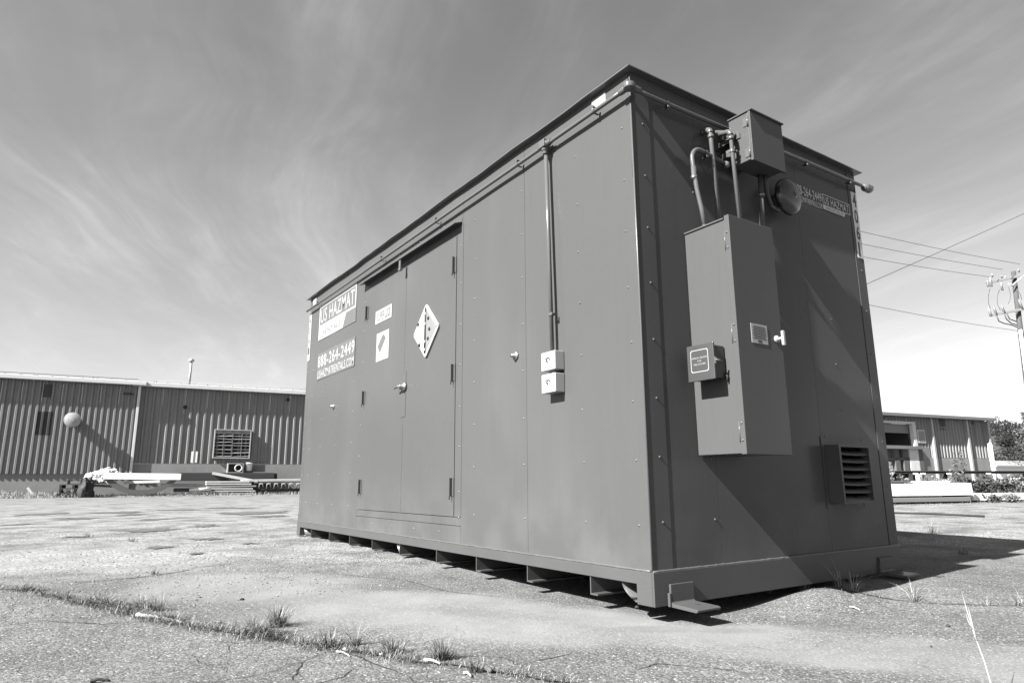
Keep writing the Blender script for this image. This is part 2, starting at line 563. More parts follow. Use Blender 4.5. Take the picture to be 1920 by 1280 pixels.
def crack_ribbon(poly, w0, seed, fade=True):
    # resample with jitter, then a ribbon of uneven width lying in the surface
    pts = []
    for a_, b_ in zip(poly, poly[1:]):
        n_ = max(2, int((b_ - a_).length / 0.018))
        for i in range(n_): pts.append(a_.lerp(b_, i / n_))
    pts.append(poly[-1].copy())
    L_ = []; R_ = []
    for i, p in enumerate(pts):
        t = (pts[min(i + 1, len(pts) - 1)] - pts[max(0, i - 1)]); t.z = 0; t.normalize(); sd = Vector((-t.y, t.x, 0))
        s1 = i * 0.018
        off = 0.022 * mnoise.noise(Vector((s1 * 5, seed, 0))) + 0.010 * mnoise.noise(Vector((s1 * 19, seed, 3))) + 0.005 * mnoise.noise(Vector((s1 * 60, seed, 6)))
        w = w0 * (0.55 + 0.9 * (mnoise.noise(Vector((s1 * 7, seed, 9))) + 0.35) + 0.5 * mnoise.noise(Vector((s1 * 45, seed, 2))))
        if fade: w *= min(1, i / 8, (len(pts) - 1 - i) / 8)
        w = max(0.0006, w)
        c_ = p + sd * off
        for lst, sg_ in ((L_, 1), (R_, -1)):
            q = c_ + sd * (sg_ * w / 2); q.z = gz(q.x, q.y) + 0.0022; lst.append(q)
    k_ = len(pts)
    mb = MB(); mb.add(L_ + R_, [(i, i + 1, k_ + i + 1, k_ + i) for i in range(k_ - 1)], True)
    tag(mb.build('pavement_crack', M['soil'], org=pts[0], fix=False), kind='structure')


for q_, (ln_, w_) in enumerate([(FRONT_CRACK, 0.016), (MID_CRACK, 0.010), (RIGHT_CRACK, 0.009)] + [(f_, 0.0055) for f_ in FORE]):
    crack_ribbon(ln_, w_, q_ * 7.3)
# finer side cracks branching off
for q_ in range(26):
    px_, py_ = random.choice(((U(0, 620), U(1190, 1270)), (U(620, 1100), U(1245, 1275)), (U(380, 900), U(1050, 1100)), (U(1300, 1900), U(1060, 1130)), (U(100, 900), U(1180, 1270))))
    a_ = G0(px_, py_); an_ = U(0, 6.28); poly_ = [a_]
    for _ in range(random.randint(3, 7)):
        an_ += U(-0.7, 0.7); a_ = a_ + Vector((math.cos(an_), math.sin(an_), 0)) * U(0.05, 0.13); poly_.append(a_)
    if any(-0.05 < p_.x < 2.5 and -0.05 < p_.y < 6.1 for p_ in poly_): continue
    crack_ribbon(poly_, U(0.002, 0.0045), 100 + q_ * 3.1)
M['tar'] = mat('tar_patch', 0.066, 0.8, 0, 0.3, 0.35, 3.0, 0.3, 30, 0.4, 40)
for ti, e in enumerate(TARP):
    cx_, cy_, a_, b_, an = e
    pts = []
    nn_ = 110
    for i in range(nn_):
        t = 2 * math.pi * i / nn_
        f = 0.8 + 0.6 * mnoise.noise(Vector((math.cos(t) * 1.6, math.sin(t) * 1.6, ti * 3.7))) + 0.55 * mnoise.noise(Vector((math.cos(t) * 7, math.sin(t) * 7, ti * 1.7))) + 0.3 * mnoise.noise(Vector((math.cos(t) * 19, math.sin(t) * 19, ti * 2.7)))
        u_, v_ = a_ * math.cos(t) * f, b_ * math.sin(t) * f
        x, y = cx_ + u_ * math.cos(an) - v_ * math.sin(an), cy_ + u_ * math.sin(an) + v_ * math.cos(an)
        pts.append(Vector((x, y, gz(x, y) + 0.009)))
    c_ = Vector((cx_, cy_, gz(cx_, cy_) + 0.009))
    mid_ = [c_.lerp(p, 0.55) for p in pts]
    for p in mid_: p.z = gz(p.x, p.y) + 0.009
    tm = MB(); tm.add([c_] + mid_ + pts, [(0, 1 + i, 1 + (i + 1) % nn_) for i in range(nn_)] + [(1 + i, 1 + nn_ + i, 1 + nn_ + (i + 1) % nn_, 1 + (i + 1) % nn_) for i in range(nn_)], True)
    tag(tm.build('tar_patch', M['tar'], org=c_), kind='structure')

# ------------------------------------------------------------------ the storage container
W, LEN, H, ZB = 2.44, 6.0, 3.0, 0.167
CT = thing('storage_container', (0, 0, 0), 'large grey steel storage container with double doors standing on the cracked asphalt', 'container')


def sheet(axis, u0, u1, z0, z1, plane, thick, seed, amp=0.0036, step=0.11):
    """a slightly buckled steel sheet. axis 'x': in the plane x=plane facing -x (u is y); axis 'y': plane y=plane facing -y (u is x)"""
    nu = max(2, int((u1 - u0) / step)); nv = max(2, int((z1 - z0) / step))
    mb = MB(); fr = []; bk = []
    for j in range(nv + 1):
        for i in range(nu + 1):
            u = u0 + (u1 - u0) * i / nu; z = z0 + (z1 - z0) * j / nv
            e = min(1, min(i, nu - i) / 1.5, min(j, nv - j) / 1.5)
            dd = amp * e * (mnoise.noise(Vector((u * 1.5, z * 0.9, seed))) + 0.45 * mnoise.noise(Vector((u * 3.7, z * 2.6, seed + 5))))
            fr.append((plane + dd, u, z) if axis == 'x' else (u, plane + dd, z))
    n = len(fr)
    fs = []
    for j in range(nv):
        for i in range(nu):
            a = j * (nu + 1) + i
            fs.append((a, a + 1, a + nu + 2, a + nu + 1))
    mb.add(fr, fs, True)
    # returned edges
    bl = []
    ring = [i for i in range(nu + 1)] + [j * (nu + 1) + nu for j in range(1, nv + 1)] + [nv * (nu + 1) + i for i in range(nu - 1, -1, -1)] + [j * (nu + 1) for j in range(nv - 1, 0, -1)]
    k = len(ring)
    rv = [Vector(fr[i]) for i in ring]
    ofs = Vector((thick, 0, 0)) if axis == 'x' else Vector((0, thick, 0))
    mb.add(rv + [v + ofs for v in rv], [(i, (i + 1) % k, k + (i + 1) % k, k + i) for i in range(k)])
    return mb


TOPZ = H - 0.004
Y_A, Y_B, Y_D = 1.083, 1.952, 4.075
gap = 0.0012
shell = MB(); shell.box(0.014, W - 0.014, 0.014, LEN - 0.014, 0.12, H - 0.012)
shell.build('inner_shell', M['paint'], CT)
for (a, b, sd) in ((0.0, Y_A, 1), (Y_A, Y_B, 2), (4.075, 5.90, 4), (5.90, LEN, 5)):
    sheet('x', a + (gap if a else 0), b - gap, ZB, TOPZ, 0.0, 0.012, sd).build('side_panel', M['paint'], CT, fix=True)
sheet('x', Y_B + gap, Y_D - gap, 2.70, TOPZ, 0.0, 0.012, 8).build('side_panel', M['paint'], CT)
sheet('x', Y_B + gap, Y_D - gap, ZB, 0.297, 0.0, 0.012, 9).build('side_panel', M['paint'], CT)
# end wall: corner angle, three sheets, corner angle
sheet('y', 0.0, 0.150, ZB, TOPZ, -0.003, 0.012, 11, 0.0008).build('corner_angle', M['paint'], CT)
sheet('y', 0.1505, 0.545, ZB, TOPZ, 0.0, 0.012, 12, 0.003).build('end_panel', M['paint'], CT)
sheet('y', 0.547, 1.62, ZB, TOPZ, 0.0, 0.012, 13, 0.003).build('end_panel', M['paint'], CT)
sheet('y', 1.622, 2.318, ZB, TOPZ, 0.0, 0.012, 14, 0.003).build('end_panel', M['paint'], CT)
sheet('y', 2.326, W, ZB, TOPZ, -0.003, 0.012, 15, 0.0008).build('corner_angle', M['paint'], CT)
b = MB(); b.tube([(0.0022, -0.0012, ZB + 0.004), (0.0022, -0.0012, 1.6), (0.0022, -0.0012, TOPZ)], 0.005, 12); b.build('corner_edge', M['paint_gloss'], CT, fix=False)
b = MB(); b.box(W - 0.012, W, 0.0, LEN, ZB, TOPZ); b.build('side_panel', M['paint'], CT)
b = MB(); b.box(0.0, W, LEN - 0.012, LEN, ZB, TOPZ); b.build('end_panel', M['paint'], CT)

# roof cap: thin flange, dented along the long side
cap = MB()
o_ = 0.047
nseg = 60


def cap_edge(t, dent):
    return dent * (0.012 * mnoise.noise(Vector((t * 1.3, 3, 1))) + 0.005 * mnoise.noise(Vector((t * 4.1, 7, 2))))


ring_t = []
for i in range(nseg):
    y = -o_ + (LEN + 2 * o_) * i / nseg; e = min(1, i / 4)
    ring_t.append(Vector((-o_ + e * 0.4 * cap_edge(y, 1), y, H + e * cap_edge(y + 9, 1))))
for i in range(8): ring_t.append(Vector((-o_ + (W + 2 * o_) * i / 8, LEN + o_, H)))
for i in range(8): ring_t.append(Vector((W + o_, LEN + o_ - (LEN + 2 * o_) * i / 8, H)))
for i in range(24): ring_t.append(Vector((W + o_ - (W + 2 * o_) * i / 24, -o_, H + 0.0025 * mnoise.noise(Vector((i * 0.5, 1, 8))))))
k = len(ring_t)
inner = [Vector((min(max(p.x, 0.06), W - 0.06), min(max(p.y, 0.06), LEN - 0.06), H + 0.012)) for p in ring_t]
cap.add([p + Vector((0, 0, 0.007)) for p in ring_t] + ring_t + inner + [Vector((p.x, p.y, H - 0.006)) for p in inner],
        [(i, (i + 1) % k, k + (i + 1) % k, k + i) for i in range(k)] + [(i, 2 * k + i, 2 * k + (i + 1) % k, (i + 1) % k) for i in range(k)] + [(k + i, k + (i + 1) % k, 3 * k + (i + 1) % k, 3 * k + i) for i in range(k)])
cap.add([Vector((0.06, 0.06, H + 0.012)), Vector((W - 0.06, 0.06, H + 0.012)), Vector((W - 0.06, LEN - 0.06, H + 0.012)), Vector((0.06, LEN - 0.06, H + 0.012)), Vector((W / 2, LEN / 2, H + 0.06))], [(0, 1, 4), (1, 2, 4), (2, 3, 4), (3, 0, 4)])
cap.build('roof_cap', M['cap'], CT)

# double door
fr = MB()
fr.prism([Vector((0.0, Y_B + gap, 0.30)), Vector((0.0, Y_D - gap, 0.30)), Vector((0.0, Y_D - gap, 0.36)), Vector((0.0, Y_B + gap, 0.36))], (0.012, 0, 0))
fr.box(-0.002, 0.012, Y_B + gap, 2.055, 0.363, 2.697)
fr.box(-0.002, 0.012, 3.985, Y_D - gap, 0.363, 2.697)
fr.box(-0.002, 0.012, 2.055, 3.985, 2.625, 2.697)
fr.build('door_frame', M['paint'], CT, bevel=0.002)
DOORS = []
for i, (a, b_) in enumerate(((2.0570, 3.0135), (3.0165, 3.983))):
    dpl = sheet('x', a, b_, 0.3655, 2.6225, -0.006, 0.016, 20 + i, 0.0022).build('door_leaf', M['paint'], CT)
    DOORS.append(dpl)
    yh = 2.083 if i == 0 else 3.968
    for zc_ in (2.38, 1.477, 0.585):
        hb = MB()
        hb.box(-0.034, -0.0108, yh - 0.007, yh + 0.007, zc_ - 0.068, zc_ + 0.068)
        hb.box(-0.0105, -0.004, yh - 0.03, yh + 0.03, zc_ - 0.068, zc_ + 0.068)
        hb.tube([(-0.030, yh, zc_ - 0.095), (-0.030, yh, zc_ + 0.075)], 0.004, 6)
        hb.build('hinge', M['base_paint'], dpl)
# handle with escutcheon on the right leaf's edge
hd = MB()
hd.box(-0.0095, -0.0065, 2.965, 3.065, 1.20, 1.62)
hp = hd.build('handle_plate', M['paint'], DOORS[0], bevel=0.003)
hd = MB()
hd.lathe((-0.006, 2.985, 1.475), (-1, 0, 0), ((0, 0.042), (0.016, 0.042), (0.022, 0.036), (0.03, 0.02), (0.06, 0.018), (0.064, 0.012)), 20)
hd.tube([(-0.055, 2.985, 1.475), (-0.062, 3.03, 1.478), (-0.058, 3.10, 1.468)], [0.011, 0.012, 0.009], 10)
hd.build('door_handle', M['galv'], DOORS[0])
hd = MB()
hd.box(-0.03, -0.006, 2.95, 3.06, 1.455, 1.468)
hd.build('hasp', M['galv'], DOORS[0], bevel=0.002)
# drip flashing over the door, turned down
aw = MB()
na = 24
pts_o = []; pts_i = []
for i in range(na + 1):
    y = 1.975 + (4.085 - 1.975) * i / na
    s_ = 0.006 * mnoise.noise(Vector((y * 2.2, 4, 4)))
    pts_i.append(Vector((-0.001, y, 2.722))); pts_o.append(Vector((-0.078, y, 2.694 + s_)))
th = Vector((0, 0, 0.005))
allp = pts_i + pts_o + [p + th for p in pts_i] + [p + th for p in pts_o]
m1 = na + 1
fs = []
for i in range(na):
    fs += [(i, i + 1, m1 + i + 1, m1 + i), (2 * m1 + i, 3 * m1 + i, 3 * m1 + i + 1, 2 * m1 + i + 1), (m1 + i, m1 + i + 1, 3 * m1 + i + 1, 3 * m1 + i)]
fs += [(0, m1, 3 * m1, 2 * m1), (na, 2 * m1 + na, 3 * m1 + na, m1 + na)]
aw.add(allp, fs)
aw.box(-0.004, -0.001, 1.975, 4.085, 2.727, 2.76)
aw.build('drip_flashing', M['paint'], CT)
tb = MB(); tb.box(-0.085, -0.07, 3.00, 3.035, 2.60, 2.675); tb.box(-0.088, -0.06, 2.995, 3.04, 2.575, 2.60)
tb.build('door_catch', M['galv'], CT, bevel=0.003)

# skid base
bs = MB()
bs.prism([Vector((-0.006, y, z)) for y, z in ((0, 0), (0.11, 0), (0.11, 0.10), (LEN - 0.11, 0.10), (LEN - 0.11, 0), (LEN, 0), (LEN, ZB - 0.002), (0, ZB - 0.002))], (0.061, 0, 0))
bs.build('base_rail', M['base_paint'], CT, bevel=0.003)
bs = MB()
bs.prism([Vector((W - 0.055, y, z)) for y, z in ((0, 0), (0.11, 0), (0.11, 0.10), (LEN - 0.11, 0.10), (LEN - 0.11, 0), (LEN, 0), (LEN, ZB - 0.002), (0, ZB - 0.002))], (0.061, 0, 0))
bs.build('base_rail', M['base_paint'], CT, bevel=0.003)
bs = MB(); bs.box(-0.0055, W + 0.0055, -0.014, -0.0005, 0.0, ZB - 0.001); bs.build('end_rail', M['base_paint'], CT, bevel=0.003)
bs = MB(); bs.box(-0.0055, W + 0.0055, LEN + 0.0005, LEN + 0.014, 0.0, ZB - 0.001); bs.build('end_rail', M['base_paint'], CT, bevel=0.003)
# sealant bead along the top of the base
sb = MB()
nn_ = 90
pa = []
for i in range(nn_ + 1):
    x = W * i / nn_
    pa.append(Vector((x, -0.006, ZB + 0.001 + 0.002 * mnoise.noise(Vector((x * 18, 2, 2))))))
sb.tube(pa, [0.007 + 0.0025 * mnoise.noise(Vector((p.x * 30, 1, 5))) for p in pa], 6)
sb.build('sealant_bead', M['sealant'], CT)
sb = MB()
pa = []
for i in range(180 + 1):
    y = 0.006 + (LEN - 0.012) * i / 180
    pa.append(Vector((-0.001, y, ZB + 0.003 + 0.002 * mnoise.noise(Vector((y * 16, 2, 9))))))
sb.tube(pa, [0.007 + 0.003 * mnoise.noise(Vector((p.y * 22, 1, 5))) for p in pa], 6)
sb.build('sealant_bead', M['sealant'], CT)
# channel cross members, open towards the near end
cm0 = None
for i, y in enumerate((0.48, 1.095, 1.725, 2.335, 3.02, 3.64, 4.23, 4.84, 5.47)):
    if cm0 is None:
        c = MB()
        c.box(0.002, W - 0.002, y, y + 0.008, 0.0, 0.0992)
        c.box(0.002, W - 0.002, y - 0.055, y - 0.0002, 0.0, 0.009)
        c.box(0.03, W - 0.03, y - 0.03, y - 0.0002, 0.088, 0.0990)
        cm0 = c.build('cross_member', M['base_paint'], CT, org=(0, y, 0)); y0_ = y
    else:
        copy_part(cm0, CT, (0, y - y0_, 0))
# curved gussets next to the corner posts and at the middle
g0 = None
for y in (0.235, 3.10, 5.78):
    if g0 is None:
        prof = []
        for t in range(9):
            a = t / 8
            prof.append(Vector((0.012, y - 0.10 * a ** 2.2, 0.098 * (1 - a) + 0.004)))
        c = MB()
        fr_ = prof; bk_ = [p + Vector((0.20, 0.0, 0)) for p in prof]
        q = len(prof)
        off = Vector((0, 0.006, 0.003))
        c.add(fr_ + bk_ + [p + off for p in fr_] + [p + off for p in bk_],
              [(i, i + 1, q + i + 1, q + i) for i in range(q - 1)] + [(2 * q + i, 3 * q + i, 3 * q + i + 1, 2 * q + i + 1) for i in range(q - 1)] + [(i, 2 * q + i, 2 * q + i + 1, i + 1) for i in range(q - 1)] + [(q - 1, 3 * q - 1, 4 * q - 1, 2 * q - 1), (0, q, 3 * q, 2 * q)], True)
        g0 = c.build('gusset', M['base_paint'], CT, org=(0, y, 0)); y0_ = y
    else:
        copy_part(g0, CT, (0, y - y0_, 0))
# tie-down brackets
for x in (0.098, 2.125):
    t = MB()
    prof = [(-0.0155, 0.104), (-0.0155, 0.004), (-0.022, -0.006), (-0.185, -0.012), (-0.195, -0.006), (-0.195, 0.002), (-0.185, 0.006), (-0.036, 0.011), (-0.0285, 0.018), (-0.0285, 0.104)]
    t.prism([Vector((x, yy, zz)) for yy, zz in prof], (0.172, 0, 0))
    br = t.build('tie_down_bracket', M['base_paint'], CT, bevel=0.002)
    t = MB(); t.lathe((x + 0.10, -0.11, 0.003), (0.03, 0.0, 1), ((0, 0.013), (0.006, 0.012), (0.0065, 0.001)), 14)
    t.build('bolt_hole', M['gap'], br)
    t = MB(); t.box(x - 0.012, x - 0.001, -0.030, -0.0145, -0.004, 0.062); t.build('weld_plate', M['base_paint'], br, bevel=0.002)

# screws
sc0 = None


def screw(p, nrm, parent=CT):
    global sc0
    if sc0 is None:
        m_ = MB(); m_.lathe((0, 0, 0), (0, 0, 1), ((0, 0.0068), (0.0015, 0.0068), (0.0017, 0.0045), (0.005, 0.0043), (0.0056, 0.003)), 8)
        sc0 = m_.mesh('screw', M['screw'])
    o = bpy.data.objects.new('screw', sc0)
    COL.objects.link(o)
    o.parent = parent
    o.location = Vector(p) - ORG[parent.name]
    o.rotation_euler = Vector(nrm).to_track_quat('Z', 'Y').to_euler()
    return o


ROWS = (2.668, 2.338, 2.018, 1.690, 1.365, 1.040, 0.726, 0.391)
for z in ROWS:
    for y in (0.079, 0.506, 1.122, 1.768, 4.30, 4.80, 5.30, 5.72, 5.94):
        if (y in (4.30, 4.80, 5.30) and z > 1.8): continue
        screw((0.0005, y + U(-.006, .006), z + U(-.006, .006)), (-1, 0, 0))
for z in (2.52, 2.20, 1.86, 1.53, 1.20, 0.89, 0.55, 0.36):
    screw((-0.0015, 1.985, z), (-1, 0, 0)); screw((-0.0015, 4.045, z), (-1, 0, 0))
for y in (2.3, 2.75, 3.2, 3.65):
    screw((0.0005, y, 2.79), (-1, 0, 0)); screw((0.0005, y, 0.245), (-1, 0, 0))
for z in ROWS:
    z += 0.018
    screw((0.092, -0.003, z), (0, -1, 0))
    screw((2.385, -0.003, z - 0.17), (0, -1, 0))
    if z > 2.1 or z < 0.75: screw((0.506, 0, z), (0, -1, 0))
    if not 0.4 < z < 0.9: screw((1.893, 0, z + 0.03), (0, -1, 0))
    if z > 0.9: screw((1.23, 0, z - 0.01) if z < 2.2 else (1.55, 0, z - 0.01), (0, -1, 0))


# conduits, clamps
def rod(name, pts, r, mt=None, n=12, parent=CT):
    m_ = MB(); m_.tube(pts, r, n); return m_.build(name, mt or M['paint_gloss'], parent, fix=False)


def arc(c, a, b, r, t0, t1, n=8):
    return [Vector(c) + Vector(a) * (r * math.cos(t0 + (t1 - t0) * i / n)) + Vector(b) * (r * math.sin(t0 + (t1 - t0) * i / n)) for i in range(n + 1)]


PR = 0.0135
loop = []
for i in range(40):
    y = 5.985 - (5.985 + 0.01) * i / 39
    loop.append((-0.048 + 0.004 * mnoise.noise(Vector((y * 0.9, 2, 2))), y, 2.832 + 0.026 * (1 - y / 6) + 0.006 * mnoise.noise(Vector((y * 0.8, 5, 2)))))
rod('conduit', loop, PR)
ez = lambda x: 2.853 + 0.03 * sstep(0, 2.4, x)
rod('conduit', [(x_, -0.048, ez(x_)) for x_ in [-0.02 + i * 0.105 for i in range(24)] + [2.5]], PR)
ce = MB(); ce.lathe((-0.052, -0.052, 2.838), (0, 0, 1), ((0, 0.030), (0.004, 0.036), (0.032, 0.036), (0.036, 0.030)), 16)
ce.lathe((-0.052, -0.02, 2.856), (0, 1, 0), ((0, 0.02), (0.05, 0.02)), 10); ce.lathe((-0.02, -0.052, 2.856), (1, 0, 0), ((0, 0.02), (0.05, 0.02)), 10)
ceo = ce.build('corner_fitting', M['paint_gloss'], CT, bevel=0.002)
for q in ((-0.068, -0.062), (-0.05, -0.074)): screw((q[0], q[1], 2.855), (-1, -1, 0), ceo)
cap_ = MB(); cap_.lathe((2.475, -0.048, 2.884), (1, 0, 0), ((0, 0.02), (0.02, 0.021), (0.022, 0.031), (0.045, 0.033), (0.05, 0.028), (0.055, 0.033), (0.095, 0.034), (0.10, 0.029)), 18)
cap_.build('end_coupling', M['galv'], CT)


def clamp(p, axis, nrm, r, mt=None):
    """pipe strap: saddle round the pipe with a foot on the wall"""
    p, ax, nr = Vector(p), Vector(axis).normalized(), Vector(nrm).normalized()
    sd = ax.cross(nr)
    m_ = MB()
    ring_ = [p + (sd * math.cos(t) + nr * math.sin(t)) * (r + 0.003) for t in [math.pi * k_ / 8 for k_ in range(9)]]
    ring_ = [p + sd * (r + 0.003) - nr * 0.034] + ring_ + [p - sd * (r + 0.003) - nr * 0.034]
    hw = ax * 0.009
    vs = [q - hw for q in ring_] + [q + hw for q in ring_]
    kk = len(ring_)
    m_.add(vs, [(i, i + 1, kk + i + 1, kk + i) for i in range(kk - 1)], True)
    m_.lathe(p + sd * (r + 0.012) - nr * 0.02, nr, ((0, 0.006), (0.03, 0.006), (0.031, 0.0095), (0.038, 0.009)), 8)
    return m_.build('pipe_clamp', mt or M['paint_gloss'], CT, fix=False)


for y in (5.55, 3.54, 2.35, 1.09, 0.26):
    t = y / 6
    clamp((-0.048, y, 2.832 + 0.026 * (1 - t)), (0, 1, 0), (-1, 0, 0), PR)
for x in (0.26, 1.70, 2.27):
    clamp((x, -0.048, ez(x)), (1, 0, 0), (0, -1, 0), PR)
# vertical conduit to the switches
tee = MB(); tee.lathe((-0.048, 0.70, 2.857), (0, 1, 0), ((0, 0.019), (0.03, 0.019), (0.031, 0.026), (0.10, 0.026), (0.101, 0.019), (0.13, 0.019)), 12)
tee.lathe((-0.05, 0.765, 2.855), (0, 0, -1), ((0, 0.025), (0.045, 0.025), (0.046, 0.019), (0.07, 0.019)), 12)
tee.box(-0.082, -0.03, 0.735, 0.795, 2.83, 2.885)
tee.build('tee_fitting', M['paint_gloss'], CT, bevel=0.003)
rod('conduit', [(-0.045, 0.765, 2.80), (-0.044, 0.752, 2.2), (-0.042, 0.738, 1.42)], 0.0135)
clamp((-0.044, 0.742, 1.665), (0, 0, 1), (-1, 0, 0), 0.0135)
# two white switch boxes one above the other
for z in (1.302, 1.161):
    s_ = MB(); s_.box(-0.074, -0.001, 0.671, 0.815, z, z + 0.118)
    sw = s_.build('switch_box', M['white'], CT, bevel=0.004)
    s_ = MB(); s_.tube([(-0.076, 0.765, z + 0.075), (-0.083, 0.755, z + 0.066), (-0.085, 0.745, z + 0.058)], [0.006, 0.006, 0.004], 8); s_.build('switch_lever', M['galv'], sw)
    s_ = MB(); s_.prism([Vector((-0.0752, 0.742 + 0.022 * math.cos(a), z + 0.060 + 0.022 * math.sin(a))) for a in [k_ * 0.26 for k_ in range(0, 13)]] + [Vector((-0.0752, 0.742 + 0.015 * math.cos(a), z + 0.060 + 0.015 * math.sin(a))) for a in [k_ * 0.26 for k_ in range(12, -1, -1)]], (-0.001, 0, 0)); s_.build('switch_marking', M['black'], sw)
s_ = MB(); s_.tube([(-0.035, 0.73, 1.275), (-0.035, 0.73, 1.305)], 0.018, 10); s_.build('nipple', M['galv'], CT)
# round wall bushings
for y, z, r in ((1.205, 1.474, 0.033), (4.896, 1.478, 0.030)):
    m_ = MB()
    m_.lathe((0.0, y, z), (-1, 0, 0), ((0, r), (0.008, r), (0.013, r * 0.8), (0.016, r * 0.45), (0.04, r * 0.42), (0.041, r * 0.28), (0.03, r * 0.26)), 18)
    m_.build('wall_bushing', M['galv'], CT)

# white reflector plates just under the roof
for y0, y1 in ((0.205, 0.333), (5.76, 5.885)):
    m_ = MB(); m_.box(-0.0035, -0.0005, y0, y1, 2.895, 2.975); m_.build('reflector_plate', M['signwhite'], CT, bevel=0.001)


# lettering
def lettering(name, s, mt, parent, org, ux, uz, w, h, bold=0.0, shear=0.0, space=1.0, split=False):
    cu = bpy.data.curves.new('t', 'FONT'); cu.body = s; cu.size = 1.0; cu.offset = bold; cu.shear = shear
    cu.space_character = space; cu.resolution_u = 3; cu.fill_mode = 'FRONT'
    ob = bpy.data.objects.new('t', cu); COL.objects.link(ob)
    dg = bpy.context.evaluated_depsgraph_get()
    me = bpy.data.meshes.new_from_object(ob.evaluated_get(dg))
    bpy.data.objects.remove(ob); bpy.data.curves.remove(cu)
    xs = [v.co.x for v in me.vertices]; ys = [v.co.y for v in me.vertices]
    x0, x1, y0, y1 = min(xs), max(xs), min(ys), max(ys)
    ux, uz, org = Vector(ux), Vector(uz), Vector(org)
    for v in me.vertices:
        a = (v.co.x - x0) / (x1 - x0) * w; b_ = (v.co.y - y0) / (y1 - y0) * h
        v.co = org + ux * a + uz * b_
    me.materials.clear(); me.materials.append(mt); me.name = name
    if not split: return put(name, me, parent)
    bm = bmesh.new(); bm.from_mesh(me); bm.verts.ensure_lookup_table()
    seen = set()
    for v in bm.verts:
        if v.index in seen: continue
        isl = []; todo = [v]; seen.add(v.index)
        while todo:
            q = todo.pop(); isl.append(q)
            for e in q.link_edges:
                w2 = e.other_vert(q)
                if w2.index not in seen: seen.add(w2.index); todo.append(w2)
        ids = {q.index: i for i, q in enumerate(isl)}
        fcs = {f for q in isl for f in q.link_faces}
        lm = MB(); lm.add([q.co.copy() for q in isl], [tuple(ids[q.index] for q in f.verts) for f in fcs])
        lm.build('letter', mt, parent, fix=False)
    bm.free(); bpy.data.meshes.remove(me)


LX = (0, -1, 0); LZ = (0, 0, 1); EX = (1, 0, 0)


def band(name, mt, parent, poly):
    m_ = MB(); m_.prism([Vector(p) for p in poly], (-0.0004, 0, 0) if abs(poly[0][0] - poly[1][0]) < 1e-6 and abs(poly[0][0] - poly[2][0]) < 1e-6 else (0, -0.0004, 0))
    return m_.build(name, mt, parent)


# sign with the name
sg = MB(); sg.box(-0.005, -0.001, 4.315, 5.585, 2.362, 2.805); sg = sg.build('sign', M['signgrey'], CT)
sg['label'] = 'grey sign with white lettering and a white band'
X_ = -0.0055
m_ = MB()
for (a, b_, c, d_) in ((4.318, 5.582, 2.775, 2.802), (5.545, 5.582, 2.365, 2.774), (4.318, 4.350, 2.525, 2.774), (4.351, 5.544, 2.525, 2.552)):
    m_.box(X_ - 0.0004, X_, a, b_, c, d_)
m_.build('sign_border', M['signwhite'], sg)
m_ = MB(); m_.prism([Vector((X_, 5.544, 2.366)), Vector((X_, 4.72, 2.366)), Vector((X_, 4.62, 2.524)), Vector((X_, 5.544, 2.524))], (-0.0004, 0, 0)); m_.build('sign_band', M['signwhite'], sg)
lettering('lettering', 'US HAZMAT', M['signwhite'], sg, (X_ - 0.0006, 5.52, 2.575), LX, LZ, 1.14, 0.178, 0.008, 0, 1.12, True)
lettering('lettering', 'RENTALS', M['signgrey'], sg, (X_ - 0.0009, 5.42, 2.412), LX, LZ, 0.62, 0.062, 0.01)
# sign with the telephone number
sg = MB(); sg.box(-0.005, -0.001, 4.30, 5.56, 1.862, 2.19); sg = sg.build('sign', M['signgrey'], CT)
sg['label'] = 'grey sign with white telephone number lettering'
lettering('lettering', '888-264-2449', M['signwhite'], sg, (X_, 5.545, 2.015), LX, LZ, 1.23, 0.145, 0.012, 0, 1.12, True)
lettering('lettering', 'USHAZMATRENTALS.COM', M['signwhite'], sg, (X_, 5.545, 1.880), LX, LZ, 1.23, 0.095, 0.008, 0, 1.12)
for y in (4.34, 4.93, 5.53):
    for z in (1.866, 2.183, 2.366): screw((-0.005, y, z), (-1, 0, 0), sg)
# stickers on the left leaf
sg = MB(); sg.box(-0.0095, -0.0078, 3.335, 3.735, 2.203, 2.338); sg = sg.build('sticker', M['signwhite'], DOORS[1]); sg['label'] = 'white sticker with dark lettering'
lettering('lettering', 'SUPER', M['signgrey'], sg, (-0.0098, 3.70, 2.225), LX, LZ, 0.20, 0.088, 0.015)
lettering('lettering', 'LOCK', M['black'], sg, (-0.0098, 3.49, 2.225), LX, LZ, 0.135, 0.088, 0.015)
sg = MB(); sg.box(-0.0095, -0.0078, 3.38, 3.685, 1.806, 2.095); sg = sg.build('sticker', M['signwhite'], DOORS[1]); sg['label'] = 'white square sticker with a grey diamond'
m_ = MB(); m_.prism([Vector((-0.0096, 3.655, 1.96)), Vector((-0.0096, 3.59, 1.885)), Vector((-0.0096, 3.455, 2.02)), Vector((-0.0096, 3.525, 2.07))], (-0.0004, 0, 0)); m_.build('diamond_print', M['signgrey'], sg)
# placard holder on the right leaf
cy_, cz_ = 2.562, 1.914
m_ = MB()
e_ = 0.246
corn = [Vector((0, 0, e_)), Vector((0, -e_, 0)), Vector((0, 0, -e_)), Vector((0, e_, 0))]
poly = []
for i in range(4):
    c, p, q = corn[i], corn[i - 1], corn[(i + 1) % 4]
    for t in (0.10, 0.05, 0.02):
        poly.append(c.lerp(p, t))
    for t in (0.02, 0.05, 0.10):
        poly.append(c.lerp(q, t))
